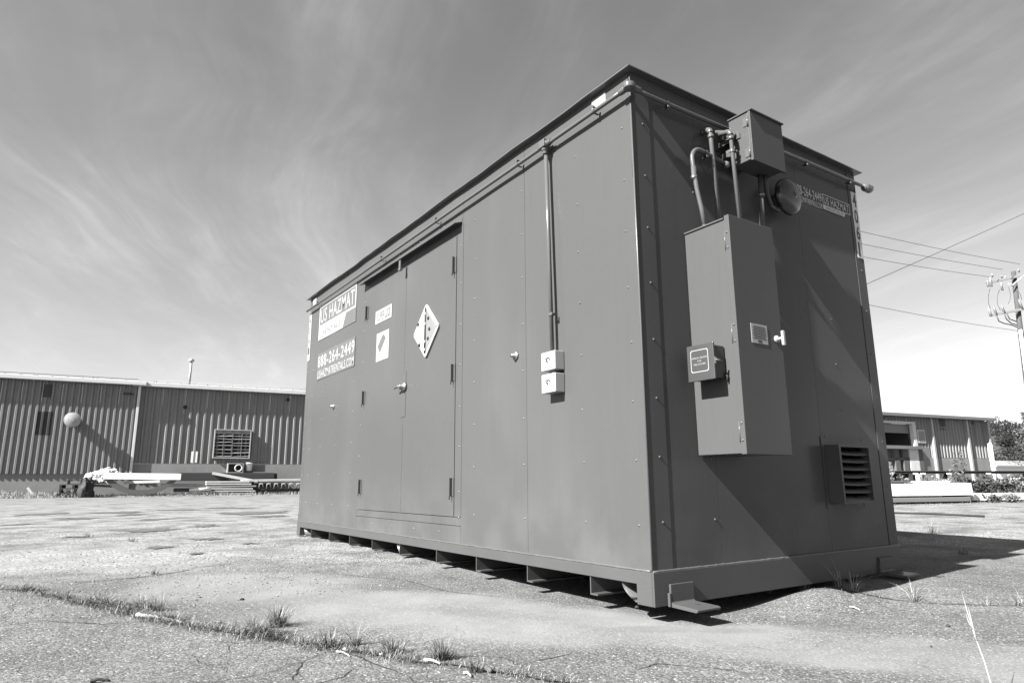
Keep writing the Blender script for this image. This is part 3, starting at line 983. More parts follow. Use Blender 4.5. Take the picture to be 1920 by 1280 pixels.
# rounded corners: pull the middle points in
poly = [Vector((-0.008, cy_ + v.y * (0.97 if j % 6 in (2, 3) else 1), cz_ + v.z * (0.97 if j % 6 in (2, 3) else 1))) for j, v in enumerate(poly)]
m_.prism(poly, (-0.016, 0, 0))
pl = m_.build('placard_holder', M['white'], DOORS[0], bevel=0.003); pl['label'] = 'white diamond placard holder with flip panels'
m_ = MB(); m_.prism([Vector((-0.0245, cy_ + 0.008, cz_ + 0.19)), Vector((-0.0245, cy_ + 0.008, cz_ - 0.19)), Vector((-0.0245, cy_ + 0.198, cz_))], (-0.003, 0, 0)); m_.build('placard_panel', M['signwhite'], pl)
m_ = MB(); m_.prism([Vector((-0.0245, cy_ - 0.012, cz_ + 0.19)), Vector((-0.0245, cy_ - 0.012, cz_ - 0.19)), Vector((-0.0245, cy_ - 0.20, cz_))], (-0.0015, 0, 0)); m_.build('placard_panel', M['placgrey'], pl)
m_ = MB(); m_.tube([(-0.028, cy_ - 0.002, cz_ + 0.20), (-0.028, cy_ - 0.002, cz_ - 0.20)], 0.009, 8); m_.build('hinge_rod', M['gap'], pl)
for z in (0.15, 0.06, -0.10, -0.17):
    m_ = MB(); m_.box(-0.036, -0.027, cy_ - 0.016, cy_ + 0.014, cz_ + z - 0.012, cz_ + z + 0.012); m_.build('clip', M['white'], pl, bevel=0.002)
for (a, b_) in ((-0.055, 0.10), (-0.08, 0.0), (-0.055, -0.08), (0.14, 0.08), (0.11, -0.11)):
    m_ = MB(); m_.lathe((-0.026, cy_ + a, cz_ + b_), (-1, 0, 0), ((0, 0.017), (0.006, 0.015), (0.010, 0.008)), 10); m_.build('rivet', M['gap'], pl)
for v in corn: screw((-0.024, cy_ + v.y * 0.86, cz_ + v.z * 0.86), (-1, 0, 0), pl)
# number plate on the far corner strip
sg = MB(); sg.box(-0.004, -0.0008, 5.905, 5.998, 2.17, 2.82); sg = sg.build('number_plate', M['signwhite'], CT)
for i, ch in enumerate('4061'):
    lettering('digit', ch, M['black'], sg, (-0.0045, 5.985, 2.66 - i * 0.135), LX, LZ, 0.05, 0.09)

# --- end wall equipment
# tall electrical cabinet
CBX0, CBX1, CBD = 0.40, 0.785, 0.292
m_ = MB(); m_.box(CBX0, CBX1, -CBD, -0.0035, 0.757, 2.055)
cab = m_.build('electrical_cabinet', M['paint'], CT, bevel=0.003); cab['label'] = 'tall grey electrical cabinet with conduits entering its top'
m_ = MB(); m_.box(CBX0 - 0.006, CBX1 + 0.006, -0.326, -CBD - 0.0015, 0.752, 2.075); m_.build('cabinet_door', M['paint'], cab, bevel=0.003)
m_ = MB(); m_.box(CBX0 - 0.008, CBX1 + 0.004, -CBD + 0.004, -0.004, 2.0555, 2.066); m_.build('cabinet_lid', M['paint'], cab, bevel=0.002)
for z in (1.93, 1.40, 0.87):
    m_ = MB(); m_.tube([(CBX0 - 0.0005, -0.288, z - 0.055), (CBX0 - 0.0005, -0.288, z + 0.055)], 0.0035, 8); m_.build('hinge', M['paint_gloss'], cab)
    screw((CBX0 - 0.006, -0.308, z + 0.045), (-1, 0, 0), cab); screw((CBX0 - 0.006, -0.308, z - 0.045), (-1, 0, 0), cab)
m_ = MB(); m_.box(CBX1 + 0.0065, CBX1 + 0.011, -0.30, -0.15, 1.60, 1.89); m_.build('latch_plate', M['paint'], cab, bevel=0.002)
m_ = MB(); m_.box(0.512, 0.655, -0.3285, -0.3265, 1.356, 1.465); lab = m_.build('warning_label', M['labelgrey'], cab)
m_ = MB()
for i in range(9):
    z = 1.452 - i * 0.0085
    w_ = (0.05, 0.058, 0.052, 0.06, 0.055, 0.06, 0.056, 0.05, 0.06)[i]
    m_.box(0.583 - w_, 0.583 + w_, -0.3292, -0.3288, z - 0.0022, z + 0.0012)
m_.box(0.565, 0.60, -0.3292, -0.3288, 1.362, 1.374)
m_.build('label_print', M['black'], lab)
m_ = MB()
m_.lathe((0.735, -0.3265, 1.398), (0, -1, 0), ((0, 0.021), (0.010, 0.021), (0.011, 0.009), (0.04, 0.009)), 16)
kn = m_.build('handle_base', M['white'], cab)
m_ = MB(); m_.prism([Vector((0.735 + q[0], -0.364, 1.398 + q[1])) for q in ((-0.009, -0.034), (-0.005, -0.042), (0.007, -0.042), (0.011, -0.034), (0.009, 0.0), (0.011, 0.036), (0.006, 0.043), (-0.006, 0.043), (-0.010, 0.036))], (0.004, -0.013, 0)); m_.build('lever', M['white'], cab, bevel=0.003)
# release box on the cabinet's side
m_ = MB(); m_.box(0.302, 0.3925, -0.232, -0.062, 1.160, 1.338)
rb = m_.build('release_box', M['box'], CT, bevel=0.003); rb['label'] = 'small dark release box with white outlined lettering'
m_ = MB(); m_.box(0.289, 0.3015, -0.243, -0.060, 1.150, 1.350); m_.build('box_lid', M['box'], rb, bevel=0.003)
m_ = MB()
xx = 0.2885
ya, yb, za, zb = -0.085, -0.207, 1.198, 1.322
rim = lambda q: [Vector((xx, y, z)) for y, z in ((ya - q, za + q + .008), (ya - q, zb - q - .008), (ya - q - .008, zb - q), (yb + q + .008, zb - q), (yb + q, zb - q - .008), (yb + q, za + q + .008), (yb + q + .008, za + q), (ya - q - .008, za + q))]
ro, ri = rim(0), rim(0.0042)
m_.add(ro + ri, [(i, (i + 1) % 8, 8 + (i + 1) % 8, 8 + i) for i in range(8)])
m_.build('print_border', M['signwhite'], rb)
for s_, z, w_ in (('MANUAL RELEASE', 1.272, 0.104), ('FOR', 1.254, 0.026), ('FIRE SYSTEM', 1.236, 0.082)):
    lettering('lettering', s_, M['signwhite'], rb, (xx - 0.0003, -0.146 + w_ / 2, z), LX, LZ, w_, 0.010, 0.0, 0, 1.1)
m_ = MB(); m_.tube([(0.298, -0.236, 1.25), (0.30, -0.250, 1.252), (0.34, -0.252, 1.247)], [0.007, 0.008, 0.006], 8); m_.box(0.292, 0.302, -0.250, -0.2435, 1.232, 1.268); m_.build('box_latch', M['galv'], rb)
m_ = MB(); m_.tube([(0.388, -0.236, 1.19), (0.387, -0.246, 1.17), (0.388, -0.244, 1.14)], [0.006, 0.007, 0.005], 8); m_.build('box_bracket', M['gap'], rb)
# junction box up by the roof
JX0, JX1, JY0, JY1, JZ0, JZ1 = 0.772, 1.092, -0.262, -0.10, 2.552, 2.868
m_ = MB(); m_.box(JX0, JX1, JY0 + 0.018, JY1, JZ0, JZ1)
jb = m_.build('junction_box', M['paint'], CT, bevel=0.003); jb['label'] = 'square grey junction box hung below the roof edge'
m_ = MB(); m_.box(JX0 - 0.004, JX1 + 0.004, JY0, JY0 + 0.0165, JZ0 - 0.012, JZ1 + 0.004); m_.build('box_door', M['paint'], jb, bevel=0.002)
m_ = MB(); m_.box(JX0 - 0.008, JX1 + 0.012, JY0 - 0.012, JY1 + 0.004, JZ1 + 0.0045, JZ1 + 0.014); m_.build('box_hood', M['paint'], jb, bevel=0.002)
for z in (JZ1 - 0.06, JZ0 + 0.05):
    m_ = MB(); m_.box(JX0 - 0.0045, JX0 - 0.0002, JY0 + 0.012, JY0 + 0.055, z - 0.028, z + 0.028); m_.tube([(JX0 - 0.006, JY0 + 0.02, z - 0.032), (JX0 - 0.006, JY0 + 0.02, z + 0.032)], 0.006, 8); m_.build('hinge', M['paint_gloss'], jb)
m_ = MB(); m_.box(JX0 + 0.03, JX1 - 0.03, JY1 + 0.0005, -0.004, JZ0 + 0.10, JZ0 + 0.14); m_.box(JX0 + 0.03, JX1 - 0.03, JY1 + 0.0005, -0.004, JZ1 - 0.08, JZ1 - 0.04); m_.build('mounting_strut', M['paint'], jb)
# strut carrying the risers, from the wall to the box side
m_ = MB(); m_.box(0.764, 0.768, -0.180, -0.010, 2.722, 2.757); m_.box(0.74, 0.79, -0.0095, -0.001, 2.71, 2.77); m_.build('strut', M['paint'], CT, bevel=0.001)
# risers between cabinet and box
m_ = MB()
m_.tube([(0.640, -0.075, 2.05)] + [(0.618, -0.075, 2.745)] + arc((0.618, -0.047, 2.757), (0, -1, 0), (0, 0, 1), 0.028, 0, math.pi / 2, 6) + [(0.618, -0.004, 2.785)], 0.0145, 12)
m_.build('conduit', M['paint_gloss'], CT, fix=False)
m_ = MB(); m_.lathe((0.6185, -0.075, 2.722), (0, 0, 1), ((0, 0.019), (0.02, 0.019)), 12); m_.tube(arc((0.618, -0.047, 2.757), (0, -1, 0), (0, 0, 1), 0.028, 0, math.pi / 2, 6) + [(0.618, -0.028, 2.785)], 0.0185, 12); m_.build('elbow', M['paint_gloss'], CT, fix=False)
m_ = MB()
m_.tube([(0.722, -0.165, 2.05), (0.708, -0.155, 2.73)] + arc((0.708, -0.125, 2.735), (0, -1, 0), (0, 0, 1), 0.03, 0, math.pi / 2, 6) + [(0.700, -0.05, 2.80)], 0.0125, 12)
m_.build('conduit', M['paint_gloss'], CT, fix=False)
m_ = MB(); m_.lathe((0.7085, -0.155, 2.70), (0, 0, 1), ((0, 0.0185), (0.02, 0.0185), (0.021, 0.016), (0.026, 0.016)), 12); m_.tube(arc((0.708, -0.125, 2.735), (0, -1, 0), (0, 0, 1), 0.03, -0.1, math.pi / 2, 6) + [(0.705, -0.075, 2.775)], 0.0165, 12)
m_.lathe((0.71, -0.14, 2.752), (1, 0, 0), ((0, 0.014), (0.035, 0.014), (0.036, 0.019), (0.045, 0.019), (0.046, 0.012), (0.06, 0.012)), 12)
m_.build('elbow', M['paint_gloss'], CT, fix=False)
clamp((0.711, -0.156, 2.625), (0, 0, 1), (0, -1, 0), 0.0145)
# flexible conduit that bends over and dives into the cabinet
pts = [(0.77, -0.075, 2.578), (0.62, -0.07, 2.60), (0.52, -0.075, 2.605)] + arc((0.50, -0.08, 2.525), (0, 0, 1), (-1, 0, 0), 0.078, 0, math.pi / 2, 8)[1:] + [(0.423, -0.085, 2.44), (0.428, -0.095, 2.32), (0.445, -0.105, 2.2), (0.462, -0.11, 2.06)]
m_ = MB(); m_.tube(pts, 0.0138, 12); m_.build('conduit', M['paint_gloss'], CT, fix=False)
m_ = MB(); m_.lathe((0.4225, -0.084, 2.47), (0, 0, -1), ((0, 0.0155), (0.06, 0.0155), (0.061, 0.0188), (0.078, 0.0188), (0.079, 0.0155), (0.09, 0.0155)), 12); m_.build('coupling', M['galv'], CT)
m_ = MB(); m_.lathe((0.462, -0.11, 2.064), (0, 0, 1), ((0, 0.028), (0.012, 0.028), (0.013, 0.021), (0.03, 0.021)), 10); m_.build('locknut', M['galv'], CT)
clamp((0.555, -0.073, 2.603), (1, 0, 0.0), (0, -1, 0), 0.0155)
m_ = MB(); m_.lathe((0.765, -0.075, 2.578), (-1, 0, 0), ((0, 0.022), (0.025, 0.022), (0.026, 0.017), (0.035, 0.017)), 10); m_.build('coupling', M['galv'], CT)
for z in (JZ1 - 0.035, JZ0 + 0.03):
    m_ = MB(); m_.lathe((JX1 + 0.001, -0.15, z), (1, 0, 0), ((0, 0.012), (0.004, 0.012), (0.02, 0.018), (0.03, 0.016), (0.036, 0.006)), 12); m_.build('plug', M['galv'], CT)
# riser under the box and the curved lead to the bell
m_ = MB(); m_.tube([(1.0, -0.14, 2.545), (0.995, -0.135, 2.3), (0.98, -0.12, 2.04)][0:2] + [(0.985, -0.11, 2.06)], 0.015, 10); m_.tube([(0.985, -0.11, 2.06), (0.93, -0.09, 2.0), (0.79, -0.09, 1.985)], 0.015, 10); m_.build('conduit', M['paint'], CT, fix=False)
m_ = MB(); m_.lathe((0.998, -0.138, 2.40), (0, 0, 1), ((0, 0.021), (0.018, 0.021)), 10); m_.build('coupling', M['galv'], CT)
m_ = MB(); m_.tube([(1.04, -0.15, 2.548), (1.045, -0.145, 2.50), (1.075, -0.13, 2.43), (1.15, -0.10, 2.385), (1.29, -0.06, 2.40)], 0.014, 10); m_.build('conduit', M['paint'], CT, fix=False)
# alarm bell
m_ = MB(); m_.lathe((1.355, -0.003, 2.50), (0, -1, 0), ((0, 0.05), (0.075, 0.05), (0.078, 0.06), (0.09, 0.06)), 20)
bl_ = m_.build('bell_mount', M['paint'], CT, bevel=0.002)
prof = [(0.0, 0.128), (0.012, 0.130), (0.02, 0.127)] + [(0.02 + 0.048 * math.sin(a), 0.127 * math.cos(a)) for a in (0.25, 0.5, 0.75, 1.0, 1.2, 1.35)] + [(0.069, 0.014), (0.075, 0.012), (0.076, 0.004)]
m_ = MB(); m_.lathe((1.355, -0.085, 2.50), (0, -1, 0), prof, 40); bell = m_.build('alarm_bell', M['dark'], CT); bell['label'] = 'round dark dished alarm bell'

# decals on the end wall
Y_ = -0.0055
lettering('lettering', '888-264-2449', M['enddecal'], CT, (1.60, Y_ + 0.001, 2.632), EX, LZ, 0.334, 0.072, 0.01, 0, 1.1)
lettering('lettering', 'USHAZMATRENTALS.COM', M['enddecal'], CT, (1.60, Y_ + 0.001, 2.578), EX, LZ, 0.334, 0.044, 0.006, 0, 1.1)
dz = MB()
for (a, b_, c, d_) in ((1.945, 2.315, 2.702, 2.708), (1.945, 2.315, 2.618, 2.624), (1.945, 1.951, 2.624, 2.702), (2.309, 2.315, 2.624, 2.702)):
    dz.box(a, b_, -0.0052, -0.0048, c, d_)
dzo = dz.build('decal_border', M['enddecal'], CT)
m_ = MB(); m_.prism([Vector((1.947, -0.0048, 2.615)), Vector((1.947, -0.0048, 2.585)), Vector((2.225, -0.0048, 2.585)), Vector((2.245, -0.0048, 2.615))], (0, -0.0004, 0)); m_.build('decal_band', M['enddecal'], CT)
lettering('lettering', 'US HAZMAT', M['enddecal'], CT, (1.962, -0.0052, 2.632), EX, LZ, 0.335, 0.060, 0.008, 0, 1.12)
lettering('lettering', 'RENTALS', M['paint'], CT, (1.975, -0.0056, 2.592), EX, LZ, 0.235, 0.017, 0.01)
m_ = MB(); m_.box(2.356, 2.432, -0.0065, -0.0045, 2.285, 2.83); npl = m_.build('number_plate', M['platewhite'], CT)
for i, ch in enumerate('4061'):
    lettering('digit', ch, M['black'], npl, (2.372, -0.0069, 2.705 - i * 0.135), EX, LZ, 0.050 if ch != '1' else 0.024, 0.115, 0.03)

# louvred vent with hood box
VX0, VX1, VZ0, VZ1, VD = 1.64, 2.01, 0.472, 0.845, 0.10
m_ = MB()
m_.box(VX0, VX0 + 0.008, -VD, -0.002, VZ0, VZ1)
m_.box(VX1 - 0.008, VX1, -VD, -0.002, VZ0, VZ1)
m_.box(VX0 + 0.0085, VX1 - 0.0085, -VD, -0.002, VZ1 - 0.008, VZ1)
m_.box(VX0 + 0.0085, VX1 - 0.0085, -VD, -0.002, VZ0, VZ0 + 0.008)
m_.box(VX0 - 0.004, VX0 + 0.016, -VD - 0.006, -VD - 0.0005, VZ0 - 0.003, VZ1 + 0.003)
m_.box(VX1 - 0.016, VX1 + 0.004, -VD - 0.006, -VD - 0.0005, VZ0 - 0.003, VZ1 + 0.003)
m_.box(VX0 + 0.0165, VX1 - 0.0165, -VD - 0.006, -VD - 0.0005, VZ1 - 0.014, VZ1 + 0.003)
m_.box(VX0 + 0.0165, VX1 - 0.0165, -VD - 0.006, -VD - 0.0005, VZ0 - 0.003, VZ0 + 0.014)
vent = m_.build('vent_hood', M['paint'], CT); vent['label'] = 'square louvred air vent'
m_ = MB(); m_.box(VX0 + 0.009, VX1 - 0.009, -0.012, -0.0035, VZ0 + 0.009, VZ1 - 0.009); m_.build('vent_back', M['gap'], vent)
for i in range(7):
    z = VZ0 + 0.016 + (VZ1 - VZ0 - 0.03) * i / 7
    m_ = MB(); k_ = 8
    vv = []
    for j in range(k_ + 1):
        x = VX0 + 0.017 + (VX1 - VX0 - 0.034) * j / k_
        sg_ = -0.006 * math.sin(math.pi * j / k_) * U(0.5, 1.2)
        vv.append((x, -VD + 0.001, z + sg_))
    vv2 = [(x, y + 0.055, z_ + 0.045) for x, y, z_ in vv]
    up = 0.003
    tot = vv + vv2 + [(x, y - 0.0005, z_ + up) for x, y, z_ in vv] + [(x, y, z_ + up) for x, y, z_ in vv2]
    q = k_ + 1
    m_.add(tot, [(j, j + 1, q + j + 1, q + j) for j in range(k_)] + [(2 * q + j, 3 * q + j, 3 * q + j + 1, 2 * q + j + 1) for j in range(k_)] + [(j, 2 * q + j, 2 * q + j + 1, j + 1) for j in range(k_)] + [(q + j, q + j + 1, 3 * q + j + 1, 3 * q + j) for j in range(k_)], True)
    m_.build('louvre', M['paint'], vent)
m_ = MB()
for (a, b_, c, d_) in ((1.605, 2.18, VZ1 + 0.004, 0.905), (1.605, VX0 - 0.005, 0.435, VZ1 + 0.003), (VX1 + 0.005, 2.06, 0.46, VZ1 + 0.003), (VX0 - 0.004, 2.09, 0.435, VZ0 - 0.004)):
    m_.box(a, b_, -0.0055, -0.0038, c, d_)
m_.build('vent_flange', M['paint'], CT, bevel=0.001)
for (x, z) in ((1.66, 0.90), (2.10, 0.89), (1.80, 0.446), (2.05, 0.45)): screw((x, -0.0055, z), (0, -1, 0))

# ------------------------------------------------------------------ more materials
M['siding'] = mat('siding_paint', 0.125, 0.5, 0, 0.4, 0.10, 1.2, 0.05, 40, 0.0, 80, 0.14)
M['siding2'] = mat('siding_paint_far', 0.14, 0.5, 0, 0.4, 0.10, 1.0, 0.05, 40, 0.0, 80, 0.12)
M['trim'] = mat('trim_white', 0.40, 0.5, 0, 0.4, 0.10, 3, 0.05, 40)
M['roof'] = mat('roof_metal', 0.20, 0.45, 0.0, 0.5, 0.12, 2, 0.06, 30)
M['concrete'] = mat('foundation_concrete', 0.16, 0.85, 0, 0.2, 0.20, 2.2, 0.12, 30, 0.3, 25, 0.12)
M['darkpatch'] = mat('dark_patch', 0.03, 0.6, 0, 0.3, 0.2, 4)
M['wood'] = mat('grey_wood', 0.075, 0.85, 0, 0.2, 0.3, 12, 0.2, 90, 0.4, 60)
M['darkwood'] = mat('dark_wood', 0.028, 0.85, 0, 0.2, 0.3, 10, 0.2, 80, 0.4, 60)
M['board'] = mat('pale_board', 0.34, 0.7, 0, 0.3, 0.15, 5, 0.1, 60)
M['whitepanel'] = mat('white_panel', 0.66, 0.55, 0, 0.3, 0.06, 3, 0.04, 40)
M['ringsteel'] = mat('ring_steel', 0.085, 0.6, 0.1, 0.4, 0.15, 5, 0.08, 60)
M['palesteel'] = mat('pale_steel', 0.24, 0.45, 0.2, 0.5, 0.15, 5, 0.08, 60)
M['midsteel'] = mat('mid_steel', 0.13, 0.5, 0.2, 0.5, 0.15, 5, 0.08, 60)
M['rubber'] = mat('dark_rubber', 0.022, 0.7, 0, 0.3, 0.2, 6, 0.1, 40, 0.3, 30)
M['sheeting'] = mat('plastic_sheeting', 0.55, 0.45, 0, 0.4, 0.12, 6)
M['grass'] = mat('grass_green', 0.050, 0.6, 0, 0.3, 0.35, 14)
M['grasspale'] = mat('grass_dry', 0.19, 0.6, 0, 0.3, 0.35, 20)
M['leaf'] = mat('leaf', 0.055, 0.5, 0, 0.4, 0.4, 5)
M['leafdark'] = mat('leaf_dark', 0.026, 0.5, 0, 0.4, 0.4, 2)
M['leafpale'] = mat('leaf_pale', 0.12, 0.5, 0, 0.4, 0.35, 9)
M['flower'] = mat('pale_flower', 0.25, 0.6, 0, 0.3, 0.1, 9)
M['stem'] = mat('stem', 0.05, 0.8, 0, 0.2, 0.3, 20)
M['straw'] = mat('straw', 0.26, 0.6, 0, 0.3, 0.2, 30)
M['stick'] = mat('bleached_stick', 0.19, 0.7, 0, 0.3, 0.2, 25, 0.1, 120)
M['stone'] = mat('pale_stone', 0.15, 0.85, 0, 0.2, 0.35, 40, 0.2, 200)
M['pole'] = mat('pole_wood', 0.05, 0.85, 0, 0.2, 0.25, 8, 0.15, 60, 0.0, 60, 0.2)
M['arm'] = mat('weathered_arm', 0.15, 0.8, 0, 0.3, 0.2, 8)
M['porcelain'] = mat('porcelain', 0.17, 0.3, 0, 0.5, 0.1, 8)
M['wire'] = mat('wire_black', 0.025, 0.5, 0, 0.4, 0.1)
M['woods'] = mat('woods_leaf', 0.012, 0.6, 0, 0.2, 0.5, 0.35)
M['hill'] = mat('hill_soil', 0.04, 0.9, 0, 0.2, 0.3, 0.1)


# ------------------------------------------------------------------ the long metal building on the left
class Wall:
    """vertical wall plane given by two ground points; (u, n, z) -> world; n points to the viewer"""
    def __init__(s, p0, p1):
        s.o = Vector((p0.x, p0.y, 0)); s.d = Vector((p1.x - p0.x, p1.y - p0.y, 0)).normalized()
        s.n = Vector((s.d.y, -s.d.x, 0))

    def pt(s, u, n, z): return s.o + s.d * u + s.n * n + Vector((0, 0, z))

    def uz(s, px, py, n=0.0):
        p = on_plane(px, py, s.o + s.n * n, s.n) - s.o
        return p.dot(s.d), p.z

    def mat(s, n=0.0, u=0.0, z=0.0):
        o = s.pt(u, n, z)
        return Matrix(((s.d.x, s.n.x, 0, o.x), (s.d.y, s.n.y, 0, o.y), (0, 0, 1, o.z), (0, 0, 0, 1)))

    def box(s, mb, u0, u1, n0, n1, z0, z1): return mb.box(u0, u1, n0, n1, z0, z1, s.mat())


def ribbed(wall, mb, u0, u1, n, z0, z1, pitch, first, depth=0.065, zf=None):
    """trapezoid ribbed sheet between u0 and u1, ribs locked to 'first'"""
    prof = [(u0, 0.0)]
    k = math.ceil((u0 - first) / pitch - 1)
    while first + k * pitch < u1:
        c = first + k * pitch
        for du, dn in ((-0.078, 0), (-0.040, depth), (0.040, depth), (0.072, 0)):
            if u0 < c + du < u1: prof.append((c + du, dn))
        k += 1
    prof.append((u1, 0.0))
    lo = [wall.pt(u, n + dn, z0) for u, dn in prof]
    hi = [wall.pt(u, n + dn, z1 if zf is None else zf(u)) for u, dn in prof]
    q = len(prof)
    mb.add(lo + hi, [(i, i + 1, q + i + 1, q + i) for i in range(q - 1)])


LW = Wall(at_depth(0, 909, 30), at_depth(570, 907, 36))
u_c, _ = LW.uz(245, 880)                      # corner between the two bays
REC = -0.17                                   # the right bay stands back
u_l, z_eL = LW.uz(0, 716)
z_eL = LW.uz(120, 717)[1]
z_eR = LW.uz(400, 733, REC)[1]
z_bL = LW.uz(120, 888)[1]
z_bR = LW.uz(400, 869, REC)[1]
gzL = 0.05
UL0 = u_l - 16.0
UR1 = LW.uz(570, 880)[0] + 22.0
base_pt = LW.pt(u_c, 0, gzL)
LB = thing('metal_warehouse', base_pt, 'long low ribbed metal warehouse with a white eave behind the debris on the left', 'warehouse')
P1 = 0.262
sheetw = P1 * 3
k = 0
u = u_c - 0.05
while u > UL0:
    m_ = MB(); ribbed(LW, m_, max(UL0, u - sheetw) + 0.004, u, 0.0, z_bL, z_eL + 0.15, P1, u_c - 0.16)
    m_.build('siding_panel', M['siding'], LB, fix=False)
    u -= sheetw
P2 = 0.345
sheetw = P2 * 3
u = u_c + 0.05
while u < UR1:
    m_ = MB(); ribbed(LW, m_, u, min(UR1, u + sheetw) - 0.004, REC, z_bR, z_eR + 0.15, P2, u_c + 0.34)
    m_.build('siding_panel', M['siding'], LB, fix=False)
    u += sheetw
m_ = MB(); LW.box(m_, UL0, u_c, -0.30, -0.02, -0.4, z_bL + 0.02); m_.build('foundation', M['concrete'], LB)
m_ = MB(); LW.box(m_, u_c + 0.002, UR1, REC - 0.3, REC + 0.09, -0.4, z_bR - 0.03); m_.build('foundation', M['concrete'], LB)
m_ = MB(); LW.box(m_, u_c - 0.045, u_c + 0.07, REC - 0.05, 0.09, z_bR - 0.5, z_eL + 0.1); m_.build('corner_trim', M['trim'], LB, bevel=0.01)
m_ = MB(); LW.box(m_, UL0, u_c + 0.3, 0.16, 0.36, z_eL + 0.03, z_eL + 0.22); m_.build('eave_trim', M['trim'], LB, bevel=0.02)
m_ = MB(); LW.box(m_, u_c - 0.3, UR1, 0.02, 0.20, z_eR + 0.03, z_eR + 0.24); m_.build('eave_trim', M['trim'], LB, bevel=0.02)
# soffits
m_ = MB(); LW.box(m_, UL0, u_c + 0.29, -0.3, 0.159, z_eL + 0.09, z_eL + 0.12); m_.build('soffit', M['siding'], LB)
m_ = MB(); LW.box(m_, u_c - 0.29, UR1, REC - 0.3, 0.019, z_eR + 0.09, z_eR + 0.12); m_.build('soffit', M['siding'], LB)
# roofs with standing seams
for (a, b_, ze, nf, nm) in ((UL0, u_c + 0.3, z_eL + 0.225, 0.30, 'l'), (u_c + 0.302, UR1, z_eR + 0.245, 0.18, 'r')):
    m_ = MB()
    q = [LW.pt(a, nf, ze), LW.pt(b_, nf, ze), LW.pt(b_, -7.0, ze + 0.62), LW.pt(a, -7.0, ze + 0.62)]
    m_.add(q + [p - Vector((0, 0, 0.05)) for p in q], [(0, 1, 2, 3), (7, 6, 5, 4), (0, 4, 5, 1), (1, 5, 6, 2), (2, 6, 7, 3), (3, 7, 4, 0)])
    rf = m_.build('roof', M['roof'], LB)
    m_ = MB(); u = a + 0.3
    while u < b_:
        m_.box(-0.02, 0.02, -0.01, 7.0, 0.0, 0.035, Matrix.Translation(LW.pt(u, nf, ze)) @ Matrix.Rotation(math.atan2(LW.d.y, LW.d.x), 4, 'Z') @ Matrix.Rotation(math.atan2(0.62, 7.0 + nf), 4, 'X'))
        u += 0.61
    m_.build('roof_seams', M['roof'], rf)
    m_ = MB(); u = a + 0.4
    prev = None
    while u < b_:
        m_.box(-0.012, 0.012, -0.012, 0.012, 0, 0.12, LW.mat(nf - 0.6, u, ze + 0.05))
        u += 2.4
    m_.tube([LW.pt(a + 0.4, nf - 0.6, ze + 0.17), LW.pt(b_ - 0.4, nf - 0.6, ze + 0.17)], 0.014, 6)
    m_.build('snow_rail', M['midsteel'], rf)
# back and end walls so that the building is closed
m_ = MB(); LW.box(m_, UL0, UR1, -14.0, -13.9, -0.4, z_eL + 0.5); m_.build('rear_wall', M['siding'], LB)
m_ = MB(); LW.box(m_, UL0 - 0.1, UL0 - 0.002, -14, 0, -0.4, z_eL + 0.3); LW.box(m_, UR1 + 0.002, UR1 + 0.1, -14, REC, -0.4, z_eR + 0.3); m_.build('end_wall', M['siding'], LB)
# dark closed patches and holes
def wpatch(px0, py0, px1, py1, n, mt, name, th=0.02):
    a, za = LW.uz(px0, py1, n); b_, zb = LW.uz(px1, py0, n)
    m_ = MB(); LW.box(m_, a, b_, n, n + th, za, zb); return m_.build(name, mt, LB)
wpatch(79, 721, 97, 744, 0.0675, M['darkpatch'], 'wall_hatch')
a, za = LW.uz(64, 815); b_, zb = LW.uz(100, 772)
m_ = MB(); ribbed(LW, m_, a, b_, 0.006, za, zb, P1, u_c - 0.16); m_.build('wall_patch', M['darkpatch'], LB, fix=False)
wpatch(357, 846, 371, 867, REC + 0.05, M['sheeting'], 'wall_scrap', 0.01)
for px, py, r in ((347, 763, 0.10), (540, 749, 0.10)):
    u, z = LW.uz(px, py, REC + 0.05)
    m_ = MB(); m_.lathe(LW.pt(u, REC + 0.0, z), LW.n, ((0, r * 0.9), (0.055, r * 0.9), (0.056, r), (0.075, r), (0.0755, r * 0.5)), 14); m_.build('pipe_hole', M['gap'], LB)
u, z = LW.uz(233, 737, 0.2)
m_ = MB(); m_.tube([LW.pt(u + 0.35, 0.03, z), LW.pt(u + 0.3, 0.14, z), LW.pt(u - 0.05, 0.16, z - 0.01)], 0.035, 8); m_.build('pipe_stub', M['rubber'], LB)
# domed exhaust hood on the left bay
u, z = LW.uz(135, 786, 0.75)
c0 = LW.pt(u, 0.0, z)
m_ = MB(); m_.lathe(c0, LW.n, ((0, 0.24), (0.55, 0.24)), 20); hood = m_.build('exhaust_duct', M['midsteel'], LB)
m_ = MB(); m_.lathe(LW.pt(u, 0.45, z), LW.n, ((0, 0.30), (0.02, 0.34), (0.11, 0.345), (0.125, 0.33), (0.127, 0.295), (0.165, 0.28), (0.195, 0.16), (0.197, 0.11), (0.235, 0.10), (0.24, 0.02)), 40, True)
m_.build('exhaust_hood', M['palesteel'], LB, bevel=0.004)
